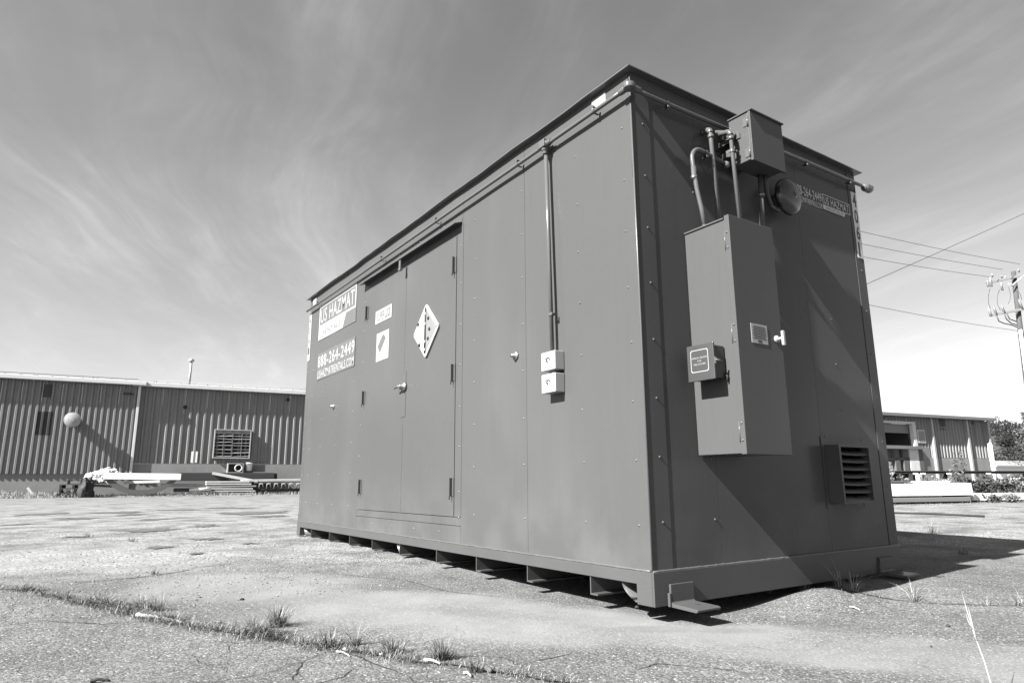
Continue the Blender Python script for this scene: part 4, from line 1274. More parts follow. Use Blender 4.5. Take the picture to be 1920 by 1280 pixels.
# louvred window with bent slats
u0, z0 = LW.uz(398, 859, REC + 0.2); u1, z1 = LW.uz(472, 806, REC + 0.2)
m_ = MB()
t = 0.055
for (a, b_, c, d_) in ((u0, u1, z1 - t, z1), (u0, u1, z0, z0 + t), (u0, u0 + t, z0 + t, z1 - t), (u1 - t, u1, z0 + t, z1 - t)):
    LW.box(m_, a, b_, REC + 0.02, REC + 0.26, c, d_)
um = (u0 + u1) / 2
lv = m_.build('louvred_window', M['palesteel'], LB, bevel=0.006)
m_ = MB(); LW.box(m_, u0 + t, u1 - t, REC + 0.0465, REC + 0.055, z0 + t, z1 - t); m_.build('window_back', M['gap'], lv)
for q in (0.255, 0.5, 0.745):
    uu = u0 + (u1 - u0) * q
    m_ = MB(); LW.box(m_, uu - 0.018, uu + 0.018, REC + 0.10, REC + 0.23, z0 + t + 0.002, z1 - t - 0.002); m_.build('mullion', M['midsteel'], lv)
ns = 7
m_ = MB(); LW.box(m_, u0 + t + 0.002, u1 - t - 0.002, REC + 0.06, REC + 0.10, z1 - t - 0.17, z1 - t - 0.002); m_.build('window_blank', M['palesteel'], lv)
for h_, (a, b_) in enumerate(((u0 + t, um - 0.02), (um + 0.02, u1 - t))):
    for i in range(ns):
        zz = z0 + t + 0.05 + (z1 - z0 - 2 * t - 0.33) * i / (ns - 1)
        if h_ == 0 and i == ns - 1: zz -= 0.03
        dz0, dz1 = U(-0.03, 0.03), U(-0.03, 0.03)
        tl = U(0.02, 0.10)
        q = [LW.pt(a, REC + 0.24, zz + dz0), LW.pt(b_, REC + 0.24, zz + dz1), LW.pt(b_, REC + 0.07, zz + dz1 + tl), LW.pt(a, REC + 0.07, zz + dz0 + tl)]
        m_ = MB(); m_.add(q + [p + Vector((0, 0, 0.012)) for p in q], [(0, 1, 2, 3), (7, 6, 5, 4), (0, 4, 5, 1), (1, 5, 6, 2), (2, 6, 7, 3), (3, 7, 4, 0)])
        m_.build('louvre', M['palesteel'], lv)
# flue pipe standing on the roof
u, z = LW.uz(355, 718, -3.0)
ztop = LW.uz(354, 676, -3.0)[1]
fp = LW.pt(u, -3.0, z - 0.25)
m_ = MB(); m_.tube([fp, LW.pt(u, -3.0, ztop)], 0.065, 12); fl = m_.build('flue_pipe', M['palesteel'], LB)
m_ = MB(); m_.lathe(LW.pt(u, -3.0, ztop - 0.06), (0, 0, 1), ((0, 0.10), (0.02, 0.15), (0.12, 0.15), (0.20, 0.05)), 14); m_.build('flue_cap', M['palesteel'], LB)

# ------------------------------------------------------------------ debris in front of the warehouse
ND = 1.9


def dgz(u, n=ND): p = LW.pt(u, n, 0); return gz(p.x, p.y)


def db(px, py, n=ND): return LW.uz(px, py, n)


def dbox(name, px0, py0, px1, py1, n0, n1, mt, label, cat, tilt=0.0, group=None, bevel=0.01, ground=False):
    """box whose front face (at n1) fills the given picture rectangle"""
    a, za = LW.uz(px0, py1, n1); b_, zb = LW.uz(px1, py0, n1)
    if ground: za = dgz((a + b_) / 2, (n0 + n1) / 2) - 0.01
    c = LW.pt((a + b_) / 2, (n0 + n1) / 2, za)
    R_ = Matrix.Translation(c) @ Matrix.Rotation(math.atan2(LW.d.y, LW.d.x), 4, 'Z') @ Matrix.Rotation(tilt, 4, 'Y')
    w_ = (b_ - a) / 2; d_ = (n1 - n0) / 2
    m_ = MB(); m_.box(-w_, w_, -d_, d_, 0, zb - za, R_)
    o = m_.build(name, mt, org=c, bevel=bevel)
    if label: tag(o, label, cat, group)
    return o


# pallets
def pallet(px0, px1, n1, z, depth, label, seed, yaw=0.0):
    random.seed(seed)
    a = LW.uz(px0, 920, n1)[0]; b_ = LW.uz(px1, 920, n1)[0]
    w_ = b_ - a
    c = LW.pt((a + b_) / 2, n1 - depth / 2, z)
    t = thing('wood_pallet', c, label, 'pallet', 'wooden pallets by the warehouse')
    Rm = Matrix.Translation(c) @ Matrix.Rotation(math.atan2(LW.d.y, LW.d.x) + yaw, 4, 'Z')
    hw, hd = w_ / 2, depth / 2
    for x in (-hw + 0.05, 0, hw - 0.05):
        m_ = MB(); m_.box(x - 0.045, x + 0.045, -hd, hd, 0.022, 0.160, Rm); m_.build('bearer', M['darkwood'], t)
    for i in range(6):
        y = -hd + 0.06 + (depth - 0.12) * i / 5
        m_ = MB(); m_.box(-hw - U(0, .03), hw + U(0, .03), y - 0.05, y + 0.05, 0.161, 0.185, Rm); m_.build('deck_board', M['wood'], t)
    for y in (-hd + 0.06, 0, hd - 0.06):
        m_ = MB(); m_.box(-hw, hw, y - 0.05, y + 0.05, 0.0, 0.021, Rm); m_.build('deck_board', M['wood'], t)
    return t


z0 = dgz(LW.uz(140, 930, 2.2)[0], 2.2)
pallet(107, 166, 2.6, z0, 1.1, 'lowest grey wooden pallet of the stack below the white sheeting', 3)
pallet(109, 168, 2.55, z0 + 0.19, 1.05, 'grey wooden pallet in the second layer of the stack below the white sheeting', 4, 0.05)
pallet(111, 164, 2.55, z0 + 0.38, 1.05, 'grey wooden pallet in the third layer of the stack below the white sheeting', 5, -0.04)
pallet(122, 176, 2.5, z0 + 0.57, 1.0, 'topmost grey wooden pallet of the stack below the white sheeting', 6, 0.08)
random.seed(21)


def lump(name, px, py, w_, d_, h_, n, mt, label, cat, rough=0.25, seed=1, sub=4, facet=False, z=None):
    u, zz = LW.uz(px, py, n)
    if z is not None: zz = z
    c = LW.pt(u, n, zz)
    bm = bmesh.new()
    bmesh.ops.create_icosphere(bm, subdivisions=sub, radius=1.0)
    for v in bm.verts:
        p = v.co.copy()
        f = 1 + rough * (mnoise.noise(p * 1.6 + Vector((seed, 0, 0))) + 0.7 * mnoise.noise(p * 4.2 + Vector((0, seed, 0))) + 0.4 * mnoise.noise(p * 9 + Vector((0, seed, 4))))
        p = p * f
        q = Vector((p.x * w_, p.y * d_, (p.z if p.z > -0.45 else -0.45) * h_ + 0.45 * h_))
        v.co = c + LW.d * q.x + LW.n * q.y + Vector((0, 0, q.z))
    me = bpy.data.meshes.new(name); bm.to_mesh(me); bm.free()
    if not facet: me.polygons.foreach_set('use_smooth', [True] * len(me.polygons))
    me.materials.append(mt)
    o = put(name, me, None, c)
    return tag(o, label, cat)


lump('plastic_sheeting', 188, 897, 0.58, 0.4, 0.42, 1.3, M['sheeting'], 'heap of crumpled white plastic sheeting on top of the pallets', 'sheeting', 0.42, 3, 4, True, z0 + 0.58)
lump('plastic_sheeting', 218, 890, 0.30, 0.25, 0.22, 1.1, M['sheeting'], 'small crumpled white sheet lying behind the left end of the white beam', 'sheeting', 0.5, 9, 3, True, z0 + 0.85)
lump('rubber_mat', 160, 936, 0.27, 0.3, 0.60, 2.95, M['rubber'], 'dark crumpled rubber mat slumped against the pallets', 'mat', 0.35, 5, 4, False, z0 - 0.03)
lump('plastic_sheeting', 172, 899, 0.28, 0.25, 0.22, 2.2, M['sheeting'], 'torn white sheet hanging over the left edge of the topmost pallet', 'sheeting', 0.6, 14, 3, True, z0 + 0.74)
lump('plastic_sheeting', 205, 884, 0.24, 0.2, 0.20, 1.6, M['sheeting'], 'crumpled white sheet on the crest of the sheeting heap', 'sheeting', 0.6, 19, 3, True, z0 + 1.0)
a, za = LW.uz(66, 920, 1.0)
c = LW.pt(a, 1.0, dgz(a, 1.0))
m_ = MB(); m_.box(-0.05, 0.05, -0.02, 0.02, 0, 0.52, Matrix.Translation(c) @ Matrix.Rotation(0.62, 4, LW.n)); tag(m_.build('board_scrap', M['sheeting'], org=c), 'short white board scrap leaning alone at the foot of the foundation', 'scrap')

# white beam on the curved half ring
dbox('white_beam', 193, 887, 340, 899, 2.2, 2.55, M['whitepanel'], 'long white box beam lying across the curved steel half ring', 'beam', 0.012)
zr_top = LW.uz(265, 899, 2.3)[1]
ua = LW.uz(197, 899, 2.3)[0]; ub = LW.uz(333, 899, 2.3)[0]; uc = (ua + ub) / 2
zbot = LW.uz(265, 928, 2.3)[1]
Rw = (ub - ua) / 2; sag = zr_top - zbot
rad = (Rw * Rw + sag * sag) / (2 * sag)
cz = zbot + rad
half = math.asin(min(1, Rw / rad))
c = LW.pt(uc, 2.2, zbot)
m_ = MB(); n_ = 64
for (r0, r1, n0, n1) in ((rad - 0.22, rad, 1.9, 2.5),):
    vs = []; fs = []
    for i in range(n_ + 1):
        t = -half + 2 * half * i / n_
        rip = 0.018 * (1 if i % 2 else -1)
        for rr_, nn2 in ((r0 + rip, n0), (r1 + rip, n0), (r1 + rip, n1), (r0 + rip, n1)):
            vs.append(LW.pt(uc + rr_ * math.sin(t), nn2, cz - rr_ * math.cos(t)))
    for i in range(n_):
        for k in range(4): fs.append((i * 4 + k, i * 4 + (k + 1) % 4, (i + 1) * 4 + (k + 1) % 4, (i + 1) * 4 + k))
    fs += [(0, 1, 2, 3), (n_ * 4 + 3, n_ * 4 + 2, n_ * 4 + 1, n_ * 4)]
    m_.add(vs, fs)
tag(m_.build('steel_half_ring', M['ringsteel'], org=c), 'curved corrugated steel half ring resting under the white beam', 'half ring')
zt = dgz(uc, 1.8)
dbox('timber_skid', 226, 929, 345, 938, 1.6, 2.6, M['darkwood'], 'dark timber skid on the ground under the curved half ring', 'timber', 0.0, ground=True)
dbox('pale_plank', 172, 908, 215, 913, 0.9, 1.2, M['board'], 'short pale plank sticking out left of the curved half ring', 'plank', 0.05)
dbox('pale_plank', 232, 901, 300, 906, 0.6, 0.9, M['whitepanel'], 'white plank seen through the curved half ring', 'plank', -0.03)
dbox('dark_trough', 335, 886, 515, 901, 0.35, 0.9, M['darkpatch'], 'long dark steel trough against the foundation behind the planks', 'trough')
dbox('pale_plank', 300, 905, 452, 913, 1.0, 1.4, M['wood'], 'long grey plank running from the half ring to the stacked sheets', 'plank', 0.01)
dbox('pale_plank', 325, 914, 420, 922, 1.0, 1.3, M['wood'], 'lower grey plank beneath the long one beside the half ring', 'plank', 0.0)
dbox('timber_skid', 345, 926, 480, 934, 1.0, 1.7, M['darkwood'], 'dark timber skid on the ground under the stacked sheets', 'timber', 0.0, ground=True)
# tilted channel
ua, za = LW.uz(398, 889, 1.0); ub, zb = LW.uz(483, 905, 1.5)
pA, pB = LW.pt(ua, 1.0, za), LW.pt(ub, 1.5, zb)
dv = (pB - pA); L_ = dv.length; dv.normalize()
side = dv.cross(Vector((0, 0, 1))).normalized(); upv = side.cross(dv)
Mx = Matrix(((dv.x, side.x, upv.x, pA.x), (dv.y, side.y, upv.y, pA.y), (dv.z, side.z, upv.z, pA.z), (0, 0, 0, 1)))
m_ = MB(); m_.box(0, L_, -0.13, 0.13, 0, 0.02, Mx); m_.box(0, L_, -0.13, -0.11, 0.0205, 0.13, Mx); m_.box(0, L_, 0.11, 0.13, 0.0205, 0.13, Mx)
tag(m_.build('steel_channel', M['palesteel'], org=pA), 'pale steel channel sloping down over the dark trough', 'channel')
# stacked pale sheets, each a thing
random.seed(5)
for i in range(6):
    za = 926 - i * 4.3
    o = dbox('roof_sheet', 386 + U(-4, 5), za - 3.3, 474 + U(-6, 8), za, 1.2, 2.0, M['board'] if i % 3 else M['palesteel'], ('lowest', 'second from the bottom', 'third from the bottom', 'third from the top', 'second from the top', 'topmost')[i] + ' pale sheet of the stack right of the half ring', 'metal sheet', U(-0.01, 0.01), 'stacked pale sheets', 0.004)
# pipe stub
u0, z0_ = LW.uz(355, 919, 2.1); u1, z1_ = LW.uz(396, 916, 2.1)
m_ = MB(); m_.tube([LW.pt(u0, 2.1, z0_), LW.pt(u1, 2.1, z1_)], 0.085, 14); tag(m_.build('plastic_pipe', M['whitepanel'], org=LW.pt(u0, 2.1, z0_)), 'short white pipe lying in front of the stacked sheets', 'pipe')
# long white plank and the dark rack to the right
dbox('long_white_plank', 452, 897, 640, 902, 1.3, 1.6, M['board'], 'long white plank on top of the dark rack next to the container', 'plank', -0.012)
rk0, _ = LW.uz(478, 910, 1.9); rk1, _ = LW.uz(640, 910, 1.9)
zr = dgz((rk0 + rk1) / 2, 1.6)
zt = LW.uz(520, 903, 1.9)[1]
c = LW.pt((rk0 + rk1) / 2, 1.6, zr)
rk = thing('steel_rack', c, 'low dark steel rack with a row of brackets beside the container', 'rack')
m_ = MB(); LW.box(m_, rk0, rk1, 1.2, 1.9, zr - 0.02, zr + 0.16); m_.build('lower_beam', M['darkpatch'], rk)
m_ = MB(); LW.box(m_, rk0, rk1, 1.3, 1.8, zr + 0.165, zr + 0.30); m_.build('middle_beam', M['rubber'], rk)
m_ = MB(); LW.box(m_, rk0, rk1, 1.35, 1.75, zt - 0.06, zt); m_.build('top_beam', M['wood'], rk)
uu = rk0 + 0.2
while uu < rk1 - 0.3:
    m_ = MB(); m_.tube([LW.pt(uu, 1.86, zr + 0.30), LW.pt(uu + 0.02, 1.9, zt - 0.10), LW.pt(uu + 0.14, 1.9, zt - 0.065), LW.pt(uu + 0.2, 1.86, zr + 0.36)], 0.035, 6); m_.build('bracket', M['palesteel'], rk)
    uu += 0.36
# square frame with a pipe end in it, and a white bucket
u0, za = LW.uz(426, 886, 0.5); u1, zb = LW.uz(457, 868, 0.5)
c = LW.pt((u0 + u1) / 2, 0.2, za)
fb = thing('vent_frame', c, 'small dark box frame with a white pipe end in it below the louvred window', 'box frame')
m_ = MB()
t = 0.04
for (a, b_, p, q) in ((u0, u1, zb - t, zb), (u0, u1, za, za + t), (u0, u0 + t, za + t, zb - t), (u1 - t, u1, za + t, zb - t)): LW.box(m_, a, b_, -0.3, 0.5, p, q)
m_.build('frame', M['palesteel'], fb)
m_ = MB(); LW.box(m_, u0 + t, u1 - t, -0.45, -0.32, za + t, zb - t); m_.build('back', M['gap'], fb)
cu_ = u0 + (u1 - u0) * 0.70; zc_ = (za + zb) / 2
ringp = [LW.pt(cu_ + 0.165 * math.cos(t), 0.47, zc_ + 0.165 * math.sin(t)) for t in [2 * math.pi * i / 24 for i in range(25)]]
m_ = MB(); m_.tube(ringp, 0.035, 8, False)
m_.tube([LW.pt(cu_, 0.45, zc_), LW.pt(cu_, -0.2, zc_)], 0.16, 18, False)
m_.build('pipe_end', M['board'], fb, fix=False)
zshelf = za
u0, za = LW.uz(463, 882, 0.5); u1, zb = LW.uz(473, 867, 0.5)
m_ = MB(); m_.lathe(LW.pt((u0 + u1) / 2, 0.35, za), (0, 0, 1), ((0, 0.13), (zb - za - 0.04, 0.155), (zb - za - 0.038, 0.17), (zb - za, 0.17)), 20)
tag(m_.build('bucket', M['whitepanel'], org=LW.pt((u0 + u1) / 2, 0.35, za)), 'white plastic bucket standing right of the small box frame', 'bucket')
dbox('dark_plinth', 400, 886.5, 520, 899, 0.0, 0.75, M['darkwood'], 'dark timber plinth carrying the box frame and the white bucket', 'plinth')


# ------------------------------------------------------------------ right side: far building
RW = Wall(at_depth(1655, 897, 42), at_depth(1858, 895, 46.5))
ze = RW.uz(1760, 786)[1]; zbt = RW.uz(1790, 858)[1]
uE = RW.uz(1852, 830)[0]; uS = RW.uz(1655, 830)[0] - 16
p1u = RW.uz(1745, 820)[0]; p2u = RW.uz(1811, 820)[0]
d0 = RW.uz(1655, 815)[0] - 2.2; d1 = RW.uz(1709, 815)[0]; dz1 = RW.uz(1690, 794)[1]
gR = gz(RW.pt(uE, 0, 0).x, RW.pt(uE, 0, 0).y)
RB = thing('metal_workshop', RW.pt(p1u, 0, gR), 'distant ribbed metal workshop with white pilasters and an open roller door', 'workshop')
for (a, b_) in ((uS, d0 - 0.1), (d1 + 0.25, p1u), (p1u, p2u), (p2u, uE)):
    u = a
    while u < b_ - 0.05:
        v = min(b_, u + 0.96)
        m_ = MB(); ribbed(RW, m_, u, v - 0.004, 0, zbt if a >= p1u - 0.01 else gR + 0.9, ze + 0.1, 0.32, p1u + 0.2, 0.075); m_.build('siding_panel', M['siding2'], RB, fix=False)
        u = v
u = d0 - 0.1
while u < d1 + 0.2:
    v = min(d1 + 0.25, u + 0.96)
    m_ = MB(); ribbed(RW, m_, u, v - 0.004, 0, dz1 + 0.15, ze + 0.1, 0.32, p1u + 0.2, 0.075); m_.build('siding_panel', M['siding2'], RB, fix=False); u = v
m_ = MB(); RW.box(m_, d1 + 0.3, uE, -0.3, 0.07, -0.3, zbt - 0.02); m_.build('foundation', M['concrete'], RB)
for q in (p1u, p2u, uE):
    m_ = MB(); RW.box(m_, q - 0.09, q + 0.09, -0.02, 0.24, -0.3, ze + 0.02); m_.build('pilaster', M['palesteel'], RB, bevel=0.01)
m_ = MB(); RW.box(m_, uS, uE + 0.4, 0.30, 0.62, ze + 0.02, ze + 0.22); m_.build('eave_trim', M['midsteel'], RB, bevel=0.01)
m_ = MB(); q = [RW.pt(uS, 0.6, ze + 0.225), RW.pt(uE + 0.4, 0.6, ze + 0.225), RW.pt(uE + 0.4, -8, ze + 1.0), RW.pt(uS, -8, ze + 1.0)]
m_.add(q + [p - Vector((0, 0, 0.06)) for p in q], [(0, 1, 2, 3), (7, 6, 5, 4), (0, 4, 5, 1), (1, 5, 6, 2), (2, 6, 7, 3), (3, 7, 4, 0)]); m_.build('roof', M['roof'], RB)
m_ = MB(); RW.box(m_, uE - 0.1, uE - 0.005, -10, -0.021, -0.3, ze + 0.3); m_.build('end_wall', M['siding2'], RB)
m_ = MB(); RW.box(m_, uS, uE, -10.2, -10.01, -0.3, ze + 0.6); m_.build('rear_wall', M['siding2'], RB)
m_ = MB(); RW.box(m_, d1, d1 + 0.30, -0.1, 0.16, -0.3, dz1 + 0.15); RW.box(m_, d0 - 0.3, d1 - 0.001, -0.1, 0.16, dz1, dz1 + 0.15); m_.build('door_frame', M['trim'], RB, bevel=0.01)
zsh = RW.uz(1690, 809)[1]
m_ = MB()
zz = dz1
while zz > zsh:
    RW.box(m_, d0, d1 - 0.002, -0.22, -0.16 + 0.02 * (int(zz * 10) % 2), zz - 0.098, zz); zz -= 0.10
m_.build('roller_door', M['siding2'], RB)
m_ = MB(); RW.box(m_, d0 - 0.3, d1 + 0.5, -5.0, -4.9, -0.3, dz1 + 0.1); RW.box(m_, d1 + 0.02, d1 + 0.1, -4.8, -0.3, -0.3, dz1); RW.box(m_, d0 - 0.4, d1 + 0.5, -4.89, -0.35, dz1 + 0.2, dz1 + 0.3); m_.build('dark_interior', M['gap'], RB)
a, za = RW.uz(1722, 830, 0.1); b_, zb = RW.uz(1733, 806, 0.1)
m_ = MB(); RW.box(m_, a, b_, 0.077, 0.13, za, zb); wn_ = m_.build('window_frame', M['trim'], RB, bevel=0.01)
m_ = MB(); RW.box(m_, a + 0.07, b_ - 0.07, 0.131, 0.14, za + 0.07, zb - 0.07); m_.build('pane', M['siding2'], wn_)
for (pa_, pb_, pc_, pd_) in ((1763, 786, 1770, 799), (1763, 803, 1771, 805), (1821, 791, 1825, 795)):
    a, za = RW.uz(pa_, pd_, 0.065); b_, zb = RW.uz(pc_, pb_, 0.065)
    m_ = MB(); RW.box(m_, a, b_, 0.077, 0.09, za, zb); m_.build('wall_vent', M['darkpatch'], RB)


def rbox(name, px0, py0, px1, py1, n0, n1, mt, label=None, cat=None, parent=None, bevel=0.01, ground=False):
    a, za = RW.uz(px0, py1, n1); b_, zb = RW.uz(px1, py0, n1)
    p = RW.pt((a + b_) / 2, n1, 0)
    if ground: za = gz(p.x, p.y) - 0.02
    m_ = MB(); RW.box(m_, a, b_, n0, n1, za, zb)
    o = m_.build(name, mt, parent, None if parent else RW.pt((a + b_) / 2, (n0 + n1) / 2, za), bevel=bevel)
    if label: tag(o, label, cat)
    return o


# loading platform in front of the roller door
lp = RW.uz(1700, 870, 4.0)[0]
LPt = thing('loading_platform', RW.pt(lp, 3.0, gz(RW.pt(lp, 3.0, 0).x, RW.pt(lp, 3.0, 0).y)), 'pale loading platform with posts and a rail in front of the roller door', 'platform')
rbox('deck', 1640, 836, 1731, 840, 2.0, 4.2, M['midsteel'], parent=LPt)
rbox('panel', 1640, 841, 1706, 858, 3.4, 3.6, M['palesteel'], parent=LPt)
rbox('panel', 1640, 859, 1700, 882, 3.3, 3.5, M['palesteel'], parent=LPt)
rbox('rail', 1640, 858, 1706, 861, 3.9, 4.0, M['wood'], parent=LPt)
for q in (1682, 1698, 1710, 1718, 1726):
    rbox('post', q, 840, q + 3.2, 886, 3.8, 4.0, M['trim'] if q in (1710, 1718) else M['wood'], parent=LPt)
rbox('panel', 1728, 838, 1741, 884, 3.0, 3.9, M['midsteel'], parent=LPt)
a, za = RW.uz(1863, 880, 1.0); zb = RW.uz(1861, 832, 1.0)[1]
m_ = MB(); m_.tube([RW.pt(a, 1.0, 0.2), RW.pt(a, 1.0, zb)], 0.13, 12); m_.lathe(RW.pt(a, 1.0, zb - 0.01), (0, 0, 1), ((0, 0.13), (0.05, 0.09), (0.07, 0.02)), 12)
tag(m_.build('bollard', M['whitepanel'], org=RW.pt(a, 1.0, 0.2)), 'tall white pipe bollard at the right corner of the distant workshop', 'bollard')

# low pale shed far right
SW = Wall(at_depth(1866, 895, 70), at_depth(1990, 894, 76))
u0 = SW.uz(1866, 870)[0]; u1 = SW.uz(1866, 870)[0] + 22
zt = SW.uz(1890, 860)[1]
SB = thing('low_shed', SW.pt(u0, 0, 0.3), 'low pale shed with a long light roof right of the workshop', 'shed')
zl = SW.uz(1890, 873)[1]
m_ = MB(); SW.box(m_, u0, u1, -6, 0, 0.1, zl); m_.build('wall', M['whitepanel'], SB)
m_ = MB(); q = [SW.pt(u0 - 0.3, 0.3, zl + 0.01), SW.pt(u1, 0.3, zl + 0.01), SW.pt(u1, -4, zt), SW.pt(u0 - 0.3, -4, zt)]
m_.add(q + [p - Vector((0, 0, 0.15)) for p in q], [(0, 1, 2, 3), (7, 6, 5, 4), (0, 4, 5, 1), (1, 5, 6, 2), (2, 6, 7, 3), (3, 7, 4, 0)]); m_.build('roof', M['roof'], SB)

# white insulated panels lying in the yard behind the container (stacked)
PW = Wall(at_depth(1668, 930, 17.0), at_depth(1920, 930, 18.2))


def pbox(name, px0, py0, px1, py1, n0, n1, mt, label, cat, ground=False, group=None, bev=0.01, extra_left=1.5):
    a, za = PW.uz(px0, py1, n1); b_, zb = PW.uz(px1, py0, n1)
    a -= extra_left
    m_ = MB()
    PW.box(m_, a, b_, n0, n1, za, zb)
    return tag(m_.build(name, mt, org=PW.pt((a + b_) / 2, (n0 + n1) / 2, za), bevel=bev), label, cat, group)


pbox('timber_bearer', 1668, 948, 1812, 951, -0.6, -0.45, M['darkwood'], 'dark timber bearer under the white panel stack', 'timber')
pbox('wall_panel', 1668, 943, 1815, 948, -1.0, 0.10, M['midsteel'], 'lowest grey edged panel under the big white panel', 'panel', group='panel stack')
pbox('wall_panel', 1668, 931, 1820, 942, -1.0, 0.05, M['placgrey'], 'pale panel right under the big white panel', 'panel', group='panel stack')
# big white panel with a sloping end
a, za = PW.uz(1660, 930, 0); b_, zb = PW.uz(1820, 905, 0); a -= 1.5
m_ = MB(); m_.prism([PW.pt(a, 0, za), PW.pt(b_ - 0.02, 0, za), PW.pt(b_ + 0.09, -0.02, za - 0.06), PW.pt(b_ + 0.02, 0, zb), PW.pt(a, 0, zb)], -PW.n * 0.95)
tag(m_.build('wall_panel', M['whitepanel'], org=PW.pt(b_ - 1, -0.5, za), bevel=0.01), 'big thick white panel on the stack behind the container', 'panel', 'panel stack')
pbox('wall_panel', 1660, 901.5, 1781, 904.6, -0.9, -0.05, M['whitepanel'], 'thin white sheet lying on the big white panel', 'panel', group='panel stack')
pbox('trim_strip', 1660, 900.5, 1709, 903, -0.04, 0.03, M['wood'], 'thin dark strip on the left end of the white panels', 'strip')
pbox('wall_panel', 1826, 923, 2040, 938, -1.0, -0.2, M['whitepanel'], 'long white panel lying on the ground at the right edge', 'panel', extra_left=0)
pbox('timber_bearer', 1818, 939, 2040, 946, -0.9, -0.3, M['darkwood'], 'dark timber bearer under the long white panel at the right edge', 'timber', extra_left=0)
# dark bars on the asphalt
b0 = on_z(1670, 963, 0.0); b1 = on_z(1846, 969, 0.0)
b0.z = gz(b0.x, b0.y) + 0.03; b1.z = gz(b1.x, b1.y) + 0.03
m_ = MB(); m_.tube([b0 + (b0 - b1).normalized() * 1.0, b0, b0.lerp(b1, 0.5) + Vector((0, 0, 0.01)), b1], 0.018, 8); tag(m_.build('steel_bar', M['gap'], org=b0), 'long dark steel bar lying on the asphalt before the white panels', 'bar')

# guard rail
GW = Wall(at_depth(1690, 890, 21), at_depth(1920, 889, 23))
u0 = GW.uz(1690, 885)[0] - 4; u1 = GW.uz(1920, 885)[0] + 4
zt = GW.uz(1750, 882)[1]; zb = GW.uz(1750, 888)[1]
gq = gz(GW.pt(u0, 0, 0).x, GW.pt(u0, 0, 0).y)
GR = thing('guard_rail', GW.pt(u0, 0, gq), 'dark rusty guard rail running through the bushes behind the white panels', 'guard rail')
m_ = MB(); hz = zt - zb
prof = [(0.0, zb), (0.04, zb + hz * 0.2), (0.0, zb + hz * 0.5), (0.04, zb + hz * 0.8), (0.0, zt)]
vs = [GW.pt(u0, n, z) for n, z in prof] + [GW.pt(u1, n, z) for n, z in prof] + [GW.pt(u0, n - 0.006, z) for n, z in prof] + [GW.pt(u1, n - 0.006, z) for n, z in prof]
m_.add(vs, [(i, i + 1, 6 + i, 5 + i) for i in range(4)] + [(10 + i, 11 + i, 16 + i, 15 + i) for i in range(4)] + [(4, 14, 19, 9), (0, 5, 15, 10)]); m_.build('rail', M['rubber'], GR)
u = u0 + 0.3
while u < u1:
    m_ = MB(); GW.box(m_, u - 0.06, u + 0.06, -0.14, -0.02, gq - 0.1, zt - 0.02); m_.build('post', M['darkwood'], GR); u += 1.9
for px in (1713, 1727, 1776, 1790, 1850):
    a, za = GW.uz(px, 889, 0.06); b_, zb2 = GW.uz(px + 9, 886, 0.06)
    m_ = MB(); GW.box(m_, a, b_, 0.042, 0.05, za, zb2); m_.build('reflector', M['whitepanel'], GR)


# ------------------------------------------------------------------ utility pole and wires
base = at_depth(1949, 915, 36); base.z = gz(base.x, base.y) - 0.3
top = at_depth(1900, 509, 36.0)
v = ray(1900, 509); t = ((base - CAM).x * v.x + (base - CAM).y * v.y) / (v.x ** 2 + v.y ** 2); top = CAM + v * t
UP = thing('utility_pole', base, 'wooden utility pole with two crossarms and insulators at the right edge', 'utility pole')
m_ = MB(); m_.tube([base, base.lerp(top, 0.5), top], [0.17, 0.145, 0.12], 14); m_.build('pole', M['pole'], UP)
perp = RV.copy(); perp.z = 0; perp.normalize()
fwd = Vector((-perp.y, perp.x, 0))


def pole_pt(px, py, back=0.0):
    """point on the vertical plane through the pole that faces the viewer"""
    return on_plane(px, py, top - fwd * back, fwd)


def arm(pa, pb, h_, d_, back, name):
    A, B = pole_pt(*pa, back), pole_pt(*pb, back)
    ax = (B - A).normalized(); upv = Vector((0, 0, 1)); sd = ax.cross(upv).normalized(); upv = sd.cross(ax)
    Mx = Matrix(((ax.x, sd.x, upv.x, A.x), (ax.y, sd.y, upv.y, A.y), (ax.z, sd.z, upv.z, A.z), (0, 0, 0, 1)))
    m_ = MB(); m_.box(-0.1, (B - A).length, -d_ / 2, d_ / 2, -h_ / 2, h_ / 2, Mx)
    return m_.build(name, M['arm'], UP, bevel=0.01), A, B


arm((1862, 528), (1960, 507), 0.13, 0.10, 0.2, 'crossarm')
arm((1860, 590), (1965, 571), 0.14, 0.11, 0.2, 'crossarm')
for (px, py, h_) in ((1856, 523, 0.45), (1877, 533, 0.36), (1851, 528, 0.3)):
    p = pole_pt(px, py, 0.26)
    m_ = MB(); m_.tube([p + Vector((0, 0, 0.1)), p + perp * 0.03 - Vector((0, 0, h_))], [0.055, 0.06], 10)
    for i in range(3): m_.lathe(p - Vector((0, 0, 0.05 + i * 0.1)), (0, 0, 1), ((0, 0.07), (0.03, 0.07), (0.04, 0.04)), 10)
    m_.build('fuse_cutout', M['porcelain'], UP)
for (px, py) in ((1879, 522), (1886, 524), (1911, 511), (1861, 520)):
    p = pole_pt(px, py, 0.2)
    m_ = MB(); m_.lathe(p, (0, 0, 1), ((0, 0.03), (0.08, 0.03), (0.081, 0.055), (0.13, 0.065), (0.16, 0.04), (0.20, 0.045), (0.22, 0.02)), 12); m_.build('insulator', M['porcelain'], UP)
